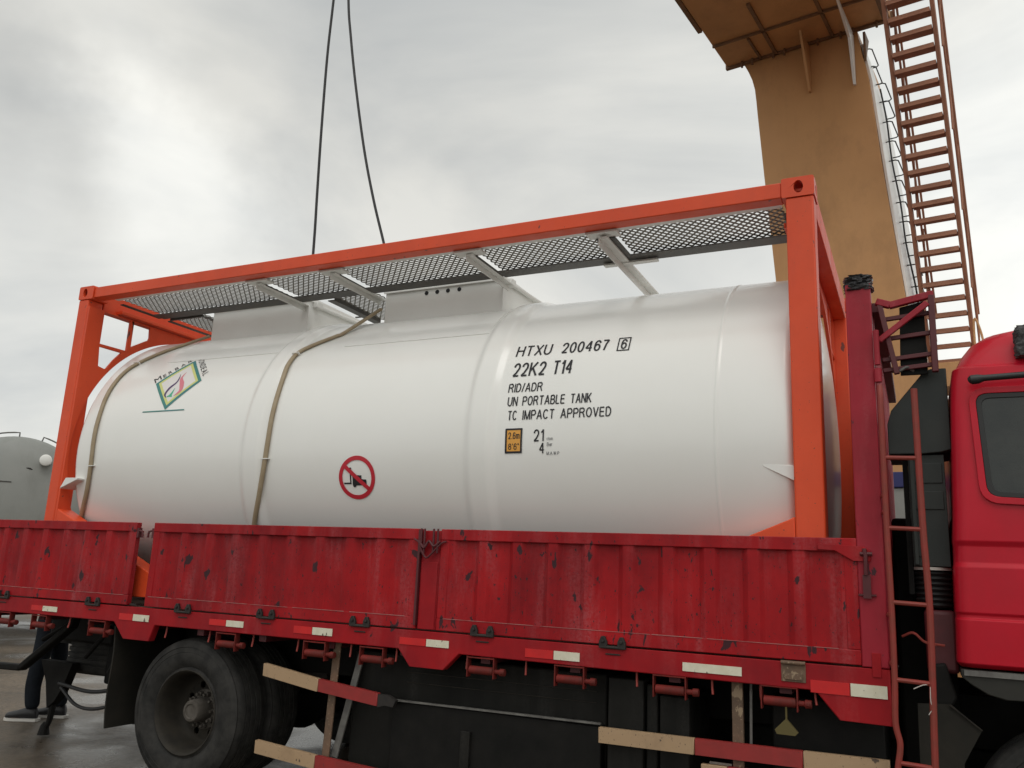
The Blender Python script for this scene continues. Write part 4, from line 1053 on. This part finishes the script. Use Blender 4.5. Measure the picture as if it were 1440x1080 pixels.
GL = {                                           # plain grotesque capitals: width, strokes (cap height 1)
 'H': (.72, [[(0, 0), (0, 1)], [(.72, 0), (.72, 1)], [(0, .53), (.72, .53)]]), 'T': (.74, [[(0, .95), (.74, .95)], [(.37, .95), (.37, 0)]]),
 'X': (.72, [[(0, 0), (.72, 1)], [(0, 1), (.72, 0)]]), 'U': (.70, [[(0, 1), (0, .34)]+arc_(.35, .36, .35, .33, 180, 360)+[(.70, 1)]]),
 '0': (.60, [ell(.30, .5, .28, .47)]), '2': (.60, [[(.02, .70)]+arc_(.30, .70, .27, .26, 165, -25)+[(.30, .26), (.02, .05), (.60, .05)]]),
 '4': (.66, [[(.48, 0), (.48, .98), (.0, .31), (.66, .31)]]), '6': (.60, [ell(.30, .31, .27, .28), [(.03, .33)]+arc_(.32, .55, .29, .41, 180, 25)]),
 '7': (.60, [[(0, .95), (.58, .95), (.36, .58), (.22, 0)]]), '1': (.30, [[(0, .74), (.16, .84), (.26, 1), (.26, 0)]]),
 'K': (.72, [[(0, 0), (0, 1)], [(.68, 1), (0, .34)], [(.24, .58), (.72, 0)]]), 'R': (.74, [[(0, 0), (0, .95), (.42, .95)]+arc_(.42, .74, .25, .21, 90, -90)+[(0, .53)], [(.40, .53), (.56, .36), (.74, 0)]]),
 'I': (.0, [[(0, 0), (0, 1)]]), 'D': (.70, [[(0, .05), (0, .95), (.30, .95)]+arc_(.30, .5, .38, .45, 90, -90)+[(0, .05)]]), '/': (.30, [[(0, -.02), (.30, 1.02)]]),
 'A': (.76, [[(0, 0), (.38, 1), (.76, 0)], [(.14, .33), (.62, .33)]]), 'N': (.70, [[(0, 0), (0, 1), (.70, 0), (.70, 1)]]),
 'P': (.66, [[(0, 0), (0, .95), (.40, .95)]+arc_(.40, .71, .26, .24, 90, -90)+[(0, .47)]]), 'O': (.78, [ell(.39, .5, .37, .46)]),
 'B': (.68, [[(0, .05), (0, .95), (.38, .95)]+arc_(.38, .74, .24, .21, 90, -90)+[(0, .53)], [(.38, .53)]+arc_(.40, .29, .27, .24, 90, -90)+[(0, .05)]]),
 'L': (.56, [[(0, 1), (0, .05), (.56, .05)]]), 'E': (.64, [[(.64, .95), (0, .95), (0, .05), (.66, .05)], [(0, .52), (.60, .52)]]), 'M': (.84, [[(0, 0), (0, 1), (.42, 0), (.84, 1), (.84, 0)]]),
 'C': (.74, [arc_(.39, .5, .37, .46, 40, 320, 22)]), 'V': (.72, [[(0, 1), (.36, 0), (.72, 1)]]), 'W': (1.0, [[(0, 1), (.25, 0), (.5, 1), (.75, 0), (1, 1)]]),
 '8': (.60, [ell(.30, .73, .24, .22), ell(.30, .28, .28, .24)]), '.': (.06, [[(.03, -.02), (.03, .10)]]), "'": (.05, [[(.02, .72), (.02, 1)]]), '"': (.2, [[(.02, .72), (.02, 1)], [(.17, .72), (.17, 1)]]),
 'm': (.78, [[(0, 0), (0, .72)], [(0, .45)]+arc_(.19, .48, .19, .20, 180, 0)+[(.38, 0)], [(.38, .45)]+arc_(.58, .48, .20, .20, 180, 0)+[(.78, 0)]]),
 'c': (.5, [arc_(.26, .36, .25, .33, 45, 315)]), 'b': (.54, [[(0, 1), (0, 0)], ell(.27, .36, .25, .32)]), 'a': (.52, [ell(.25, .34, .23, .31), [(.5, .72), (.5, 0)]]), 'r': (.32, [[(0, 0), (0, .72)], [(0, .42)]+arc_(.2, .45, .2, .24, 180, 60)])}
def strokes(b, pts, hw, eps):
    for i in range(1, len(pts)-1):                # break at sharp corners
        d1 = Vector(pts[i])-Vector(pts[i-1]); d2 = Vector(pts[i+1])-Vector(pts[i])
        if d1.length > 1e-9 and d2.length > 1e-9 and d1.angle(d2) > R(50):
            strokes(b, pts[:i+1], hw, eps); strokes(b, pts[i:], hw, eps); return
    P_ = [Vector(p) for p in pts]; k = len(P_); closed = (P_[0]-P_[-1]).length < 1e-6
    v = []
    for i, p in enumerate(P_):
        a = P_[i-1] if i > 0 else (P_[-2] if closed else None); c = P_[i+1] if i < k-1 else (P_[1] if closed else None)
        d1 = (p-a).normalized() if a is not None else None; d2 = (c-p).normalized() if c is not None else None
        d1 = d1 if d1 is not None else d2; d2 = d2 if d2 is not None else d1
        n1_, n2_ = Vector((-d1.y, d1.x)), Vector((-d2.y, d2.x)); m = n1_+n2_
        if m.length < 0.2: m = n1_
        m.normalize(); q = m*min(hw/max(m.dot(n1_), 0.25), hw*2.2)
        for sg in (1, -1): e_ = p+q*sg; v.append(onS(e_.x, e_.y, eps))
    b.add(v, [(2*i, 2*i+1, 2*i+3, 2*i+2) for i in range(k-1)])
def write(words, s0, h, mat_='ink_black', name='lettering', eps=0.003, wt=0.064):
    """words: (text, x0, x1) on one base line of the shell; h = cap height"""
    for txt, x0, x1 in words:
        b = MB(); gap = 0.30
        W_ = sum(GL[c][0] for c in txt)+gap*(len(txt)-1); hw = wt*h
        k = (x1-x0-2*hw)/max(W_, 1e-6) if W_ > 0.05 else 0; x = x0+hw
        for c in txt:
            w_, st = GL[c]
            for ln in st: strokes(b, [(x+px_*k, s0+py_*h) for px_, py_ in ln], hw, eps)
            x += (w_+gap)*k
        b.build(name, mat_, shell, smooth=0)
write([('HTXU', 4.146, 4.398), ('200467', 4.467, 4.788)], 0.562, 0.092)
write([('6', 4.866, 4.908)], 0.562, 0.082)
b = MB()
def dquad(b, pts, eps=0.003, mi=0, n=6):
    """four corners (x,s) laid on the shell"""
    (a, b_, c, d) = [Vector((p[0], p[1], 0)) for p in pts]; v = []; fs = []
    for i in range(n+1):
        for j in range(n+1):
            p = (a*(1-i/n)+b_*i/n)*(1-j/n)+(d*(1-i/n)+c*i/n)*j/n
            v.append(onS(p.x, p.y, eps))
    for i in range(n):
        for j in range(n): q = i*(n+1)+j; fs.append((q, q+1, q+n+2, q+n+1))
    b.add(v, fs, mi)
def dloop(b, outer, inner, eps=0.003, mi=0, n=8):
    k = len(outer)
    for i in range(k): dquad(b, [outer[i], outer[(i+1) % k], inner[(i+1) % k], inner[i]], eps, mi, n)
dloop(b, [(4.845, .545), (4.927, .545), (4.927, .660), (4.845, .660)], [(4.853, .553), (4.919, .553), (4.919, .652), (4.853, .652)])
b.build('lettering', 'ink_black', shell, smooth=0)
write([('22K2', 4.158, 4.392), ('T14', 4.436, 4.575)], 0.396, 0.105)
write([('RID/ADR', 4.153, 4.392)], 0.280, 0.062)
write([('UN', 4.161, 4.232), ('PORTABLE', 4.265, 4.556), ('TANK', 4.590, 4.730)], 0.185, 0.062)
write([('TC', 4.171, 4.238), ('IMPACT', 4.276, 4.495), ('APPROVED', 4.533, 4.862)], 0.091, 0.061)
write([('21', 4.360, 4.433)], -0.049, 0.073)
write([('4', 4.400, 4.437)], -0.123, 0.064)
write([('cbm', 4.450, 4.491)], -0.043, 0.019, 'ink_grey')
write([('Bar', 4.452, 4.489)], -0.080, 0.022, 'ink_grey')
write([('M.A.W.P', 4.451, 4.535)], -0.134, 0.020, 'ink_grey')
b = MB(); dquad(b, [(4.178, -.108), (4.272, -.108), (4.272, .026), (4.178, .026)], 0.003, 0)
dloop(b, [(4.166, -.120), (4.284, -.120), (4.284, .037), (4.166, .037)], [(4.1785, -.1075), (4.2715, -.1075), (4.2715, .0255), (4.1785, .0255)], 0.004, 1)
b.build('height_plate', ['plate_orange', 'ink_black'], shell, smooth=0)
write([('2.6m', 4.187, 4.266)], -0.030, 0.041, eps=0.0045)
write([("8'6\"", 4.189, 4.264)], -0.097, 0.038, eps=0.0045)
# prohibition sign: no fork lifts
sc_ = (3.036, -0.262)
b = MB(); n = 64
for mi, (ra, rb, eps) in enumerate([(0.1205, 0.150, 0.004)]):
    for i in range(n):
        a0, a1 = 2*PI*i/n, 2*PI*(i+1)/n
        v = [onS(sc_[0]+r_*math.cos(a), sc_[1]+r_*math.sin(a), eps) for r_, a in ((ra, a0), (rb, a0), (rb, a1), (ra, a1))]
        b.add(v, [(0, 1, 2, 3)], 0)
d_ = Vector((3.137-2.934, -0.346+0.183)).normalized(); p_ = Vector((-d_.y, d_.x))*0.0145
A_, B_ = Vector(sc_)-d_*0.122, Vector(sc_)+d_*0.122
dquad(b, [tuple(A_-p_), tuple(B_-p_), tuple(B_+p_), tuple(A_+p_)], 0.0055, 0, 10)
for q in ([(2.928, -.307), (2.990, -.307), (2.990, -.296), (2.928, -.296)], [(2.979, -.296), (2.990, -.296), (2.988, -.205), (2.979, -.205)],
          [(3.000, -.316), (3.052, -.316), (3.052, -.268), (3.000, -.268)], [(3.000, -.268), (3.050, -.268), (3.074, -.246), (2.998, -.246)], [(3.05, -.316), (3.114, -.314), (3.114, -.276), (3.05, -.270)], [(3.05, -.271), (3.074, -.272), (3.074, -.246), (3.05, -.266)]):
    dquad(b, q, 0.003, 1, 4)
for i in range(14):
    a0, a1 = 2*PI*i/14, 2*PI*(i+1)/14
    for cx_, cs_, rr in ((3.016, -0.316, 0.013), (2.983, -0.200, 0.0085)):
        b.add([onS(cx_, cs_, 0.0035), onS(cx_+rr*math.cos(a0), cs_+rr*math.sin(a0), 0.0035), onS(cx_+rr*math.cos(a1), cs_+rr*math.sin(a1), 0.0035)], [(0, 1, 2)], 1)
b.build('prohibition_sign', ['sign_red', 'ink_black'], shell, smooth=0)
# company logo: tilted square with a leaf and lettering along two sides
lc = Vector((1.101, 0.567)); ha, hs = 0.255, 0.266
sq = lambda k: [(lc.x-ha*k, lc.y), (lc.x, lc.y+hs*k), (lc.x+ha*k, lc.y), (lc.x, lc.y-hs*k)]
b = MB(); dloop(b, sq(1.0), sq(0.855), 0.003, 0); dloop(b, sq(0.857), sq(0.74), 0.0035, 1); dquad(b, sq(0.742), 0.003, 2, 8)
def ribbon(b, pts, wd, mi, eps=0.0045):
    P_ = catmull([(x, s, 0) for x, s in pts], 6); W_ = []
    for i in range(len(P_)):
        t = i/(len(P_)-1)*(len(wd)-1); k = min(int(t), len(wd)-2); W_.append(wd[k]*(1-(t-k))+wd[k+1]*(t-k))
    v = []
    for i, p in enumerate(P_):
        t = (P_[min(i+1, len(P_)-1)]-P_[max(i-1, 0)]).normalized(); nn = Vector((-t.y, t.x, 0))
        for sg in (-1, 1): q = p+nn*sg*W_[i]; v.append(onS(q.x, q.y, eps))
    b.add(v, [(2*i, 2*i+1, 2*i+3, 2*i+2) for i in range(len(P_)-1)], mi)
ribbon(b, [(1.058, 0.412), (1.028, 0.448), (1.043, 0.510), (1.083, 0.562), (1.084, 0.612), (1.068, 0.658)], [0.002, 0.010, 0.012, 0.009, 0.006, 0.001], 3)
ribbon(b, [(1.134, 0.424), (1.180, 0.475), (1.155, 0.545), (1.110, 0.610), (1.120, 0.680)], [0.002, 0.017, 0.022, 0.012, 0.001], 4)
ribbon(b, [(1.060, 0.418), (1.095, 0.440), (1.105, 0.505)], [0.002, 0.014, 0.001], 5)
ribbon(b, [(1.120, 0.418), (1.095, 0.430), (1.062, 0.424)], [0.002, 0.013, 0.002], 5, 0.005)
dquad(b, [(0.856, 0.286), (1.315, 0.287), (1.315, 0.297), (0.856, 0.296)], 0.003, 0, 8)
b.build('company_logo', ['logo_green', 'logo_yellow', 'logo_pale', 'logo_purple', 'logo_pink', 'logo_leaf'], shell, smooth=0)
def write_along(txts, org, ang, name='lettering'):
    b = MB()
    for txt, x0, x1, h in txts:
        v, f = font_mesh(txt); xa = min(p[0] for p in v); xb = max(p[0] for p in v); ca, sa = math.cos(ang), math.sin(ang)
        vv = []
        for x, y in v:
            l_, m_ = x0+(x-xa)/(xb-xa)*(x1-x0), y/CAP*h
            vv.append(onS(org[0]+l_*ca-m_*sa, org[1]+l_*sa+m_*ca, 0.003))
        b.add(vv, f)
    b.build(name, 'ink_black', shell, smooth=0)
e1 = Vector((ha, hs)); e2 = Vector((ha, -hs))
write_along([('M', 0.0, 0.062, 0.066), ('E', 0.080, 0.108, 0.044), ('R', 0.130, 0.162, 0.044), ('B', 0.190, 0.222, 0.044), ('A', 0.245, 0.285, 0.044), ('R', 0.310, 0.345, 0.044)], (lc.x-ha-0.012, lc.y+0.008), math.atan2(e1.y, e1.x))
write_along([('M', 0.0, 0.042, 0.060), ('O', 0.060, 0.092, 0.050), ('N', 0.105, 0.140, 0.050), ('D', 0.155, 0.190, 0.050), ('E', 0.205, 0.235, 0.050), ('A', 0.248, 0.290, 0.050), ('L', 0.305, 0.330, 0.055)], (lc.x+0.012, lc.y+hs+0.018), math.atan2(e2.y, e2.x))

# ================================================================== PLASTIC WRAPS
def crumple(name, cx_, cy2, cz_, sx, sy, sz, amp, label, mt, n=30, m=16):
    rnd = random.Random(5); v = []; fs = []
    for i in range(m+1):
        t = i/m
        for j in range(n):
            a = 2*PI*j/n; ca, sa = math.cos(a), math.sin(a)
            k = 1/max(abs(ca)**4+abs(sa)**4, 1e-6)**0.25
            prof_ = 1.0 if 0.04 < t < 0.9 else (0.80 if t >= 0.9 else 0.97)
            j_ = 1+amp*(rnd.random()-0.5)*2
            v.append((cx_+sx*ca*k*prof_*j_, cy2+sy*sa*k*prof_*j_, cz_+sz*(t-0.5)*2+amp*0.12*sz*(rnd.random()-0.5)))
    for i in range(m):
        for j in range(n): fs.append((i*n+j, i*n+(j+1) % n, (i+1)*n+(j+1) % n, (i+1)*n+j))
    fs += [tuple(m*n+j for j in range(n)), tuple(range(n-1, -1, -1))]
    b = MB(); b.add(v, fs); o = b.build(name, mt, smooth=70)
    tag(o, label, 'plastic wrap'); return o
crumple('plastic_wrap', 6.262, -0.05, 3.095, 0.066, 0.060, 0.043, 0.17, 'crumpled black plastic wrapped round the top of the red headboard post', 'plastic_black')
crumple('plastic_wrap', 6.990, -0.06, 2.725, 0.042, 0.045, 0.075, 0.22, 'shaggy grey wrapped bundle on the side of the red cab roof', 'fur_grey', 26, 16)

# ================================================================== PERSON behind the truck
per = thing('person', 'person in dark jeans and black shoes standing on wet ground behind the truck bed', 'person', (-1.02, 1.02, 0), rotz=R(-62))
per['_off'] = (0, 0, 0)           # drawn in the person's own axes: facing -Y locally... +x left hand side
def skin(name, verts, edges, radii, mt, parent, sub=2):
    me = bpy.data.meshes.new(name); me.from_pydata(verts, edges, []); o = bpy.data.objects.new(name, me); C.objects.link(o)
    me.materials.append(M[mt])
    sm = o.modifiers.new('skin', 'SKIN'); sm.use_smooth_shade = True
    for i, r_ in enumerate(radii):
        sv = me.skin_vertices[0].data[i]; sv.radius = r_ if isinstance(r_, tuple) else (r_, r_); sv.use_root = (i == 0)
    ss = o.modifiers.new('sub', 'SUBSURF'); ss.levels = sub; ss.render_levels = sub
    o.parent = parent; return o
# local axes: -Y is forward, Z up
V = [(0, 0, 0.90), (0, 0.0, 1.08), (0, 0.0, 1.28), (0, 0.01, 1.40), (0, 0.0, 1.47), (0, -0.02, 1.56), (0, -0.02, 1.64)]
E_ = [(0, 1), (1, 2), (2, 3), (3, 4), (4, 5), (5, 6)]
Rr = [(0.15, 0.11), (0.13, 0.10), (0.16, 0.11), (0.12, 0.085), 0.055, (0.075, 0.09), (0.065, 0.08)]
def chain(start, pts, rads):
    prev = start
    for p, r_ in zip(pts, rads):
        V.append(p); Rr.append(r_); E_.append((prev, len(V)-1)); prev = len(V)-1
    return prev
for s in (-1, 1):
    fy = -0.06 if s > 0 else 0.10
    chain(0, [(s*0.09, 0, 0.84), (s*0.10, fy*0.6, 0.48), (s*0.10, fy+0.03, 0.10), (s*0.105, fy-0.06, 0.045), (s*0.11, fy-0.16, 0.03)], [0.080, 0.044, 0.032, 0.030, 0.026])
    w_ = chain(3, [(s*0.17, 0.0, 1.37), (s*0.22, 0.03, 1.12), (s*0.17, -0.18, 1.15), (s*0.155, -0.24, 1.165)], [0.058, 0.044, 0.032, (0.022, 0.035)])
    for k in range(4):
        oz = 1.165+(1.5-k)*0.019
        chain(w_, [(s*0.145, -0.275, oz), (s*0.135, -0.305+0.004*abs(k-1), oz), (s*0.118, -0.322+0.006*abs(k-1), oz-0.004)], [0.010, 0.009, 0.008])
    chain(w_, [(s*0.135, -0.235, 1.195), (s*0.118, -0.258, 1.212)], [0.011, 0.009])
skin('body', V, E_, Rr, 'skin', per)
for s in (-1, 1):
    pass
tv = [(0, 0, 1.02), (0, 0, 0.90)]; te = [(0, 1)]; tr = [(0.17, 0.13), (0.18, 0.14)]
for s in (-1, 1):
    fy = -0.06 if s > 0 else 0.10
    for i, (p, r_) in enumerate([((s*0.095, 0, 0.82), 0.100), ((s*0.10, fy*0.6, 0.50), 0.078), ((s*0.10, fy, 0.30), 0.072), ((s*0.10, fy+0.03, 0.09), 0.066)]):
        tv.append(p); tr.append(r_); te.append((1 if i == 0 else len(tv)-2, len(tv)-1))
skin('trousers', tv, te, tr, 'jeans', per)
jv = [(0, 0, 0.86), (0, 0, 1.10), (0, 0, 1.30), (0, 0.01, 1.41)]; je = [(0, 1), (1, 2), (2, 3)]; jr = [(0.20, 0.155), (0.18, 0.14), (0.18, 0.13), (0.13, 0.10)]
for s in (-1, 1):
    for i, (p, r_) in enumerate([((s*0.18, 0.0, 1.37), 0.072), ((s*0.225, 0.03, 1.12), 0.060), ((s*0.178, -0.15, 1.145), 0.046)]):
        jv.append(p); jr.append(r_); je.append((3 if i == 0 else len(jv)-2, len(jv)-1))
skin('jacket', jv, je, jr, 'jacket', per)
b = MB()
hv = [(0.083*math.cos(a)*math.cos(l_), 0.002+0.100*math.sin(a)*math.cos(l_), 1.615+0.095*math.sin(l_)) for l_ in [R(-5+19*i) for i in range(6)] for a in [2*PI*j/20 for j in range(20)]]
b.add(hv, [(i*20+j, i*20+(j+1) % 20, (i+1)*20+(j+1) % 20, (i+1)*20+j) for i in range(5) for j in range(20)]+[tuple(100+j for j in range(20))]); b.build('hair', 'hair', per)
for s in (-1, 1):
    fy = -0.06 if s > 0 else 0.10
    b = MB(); rg = []
    for t, wd, h in ((0.085, 0.024, 0.070), (0.075, 0.036, 0.095), (0.02, 0.042, 0.105), (-0.04, 0.046, 0.092), (-0.10, 0.050, 0.070), (-0.15, 0.048, 0.058), (-0.18, 0.040, 0.050), (-0.195, 0.022, 0.036)):
        rg.append([(s*0.105+wd*math.cos(2*PI*j/14), fy+t, 0.022+max(0, (h)*0.5+h*0.5*math.sin(2*PI*j/14))) for j in range(14)])
    b.loft(rg); sh = b.build('shoe', 'shoe_black', per, smooth=60)
    ol = [(0.112, 0.02), (0.09, 0.042), (0.0, 0.046), (-0.08, 0.052), (-0.15, 0.052), (-0.185, 0.042), (-0.205, 0.018)]
    poly = [(s*0.105+wd, fy+t) for t, wd in ol]+[(s*0.105-wd, fy+t) for t, wd in reversed(ol)]
    b = MB(); b.prism(poly, 0.002, 0.026, 'z'); b.build('sole', 'sole_white', sh)

for o in S.objects:
    if '_off' in o: del o['_off']
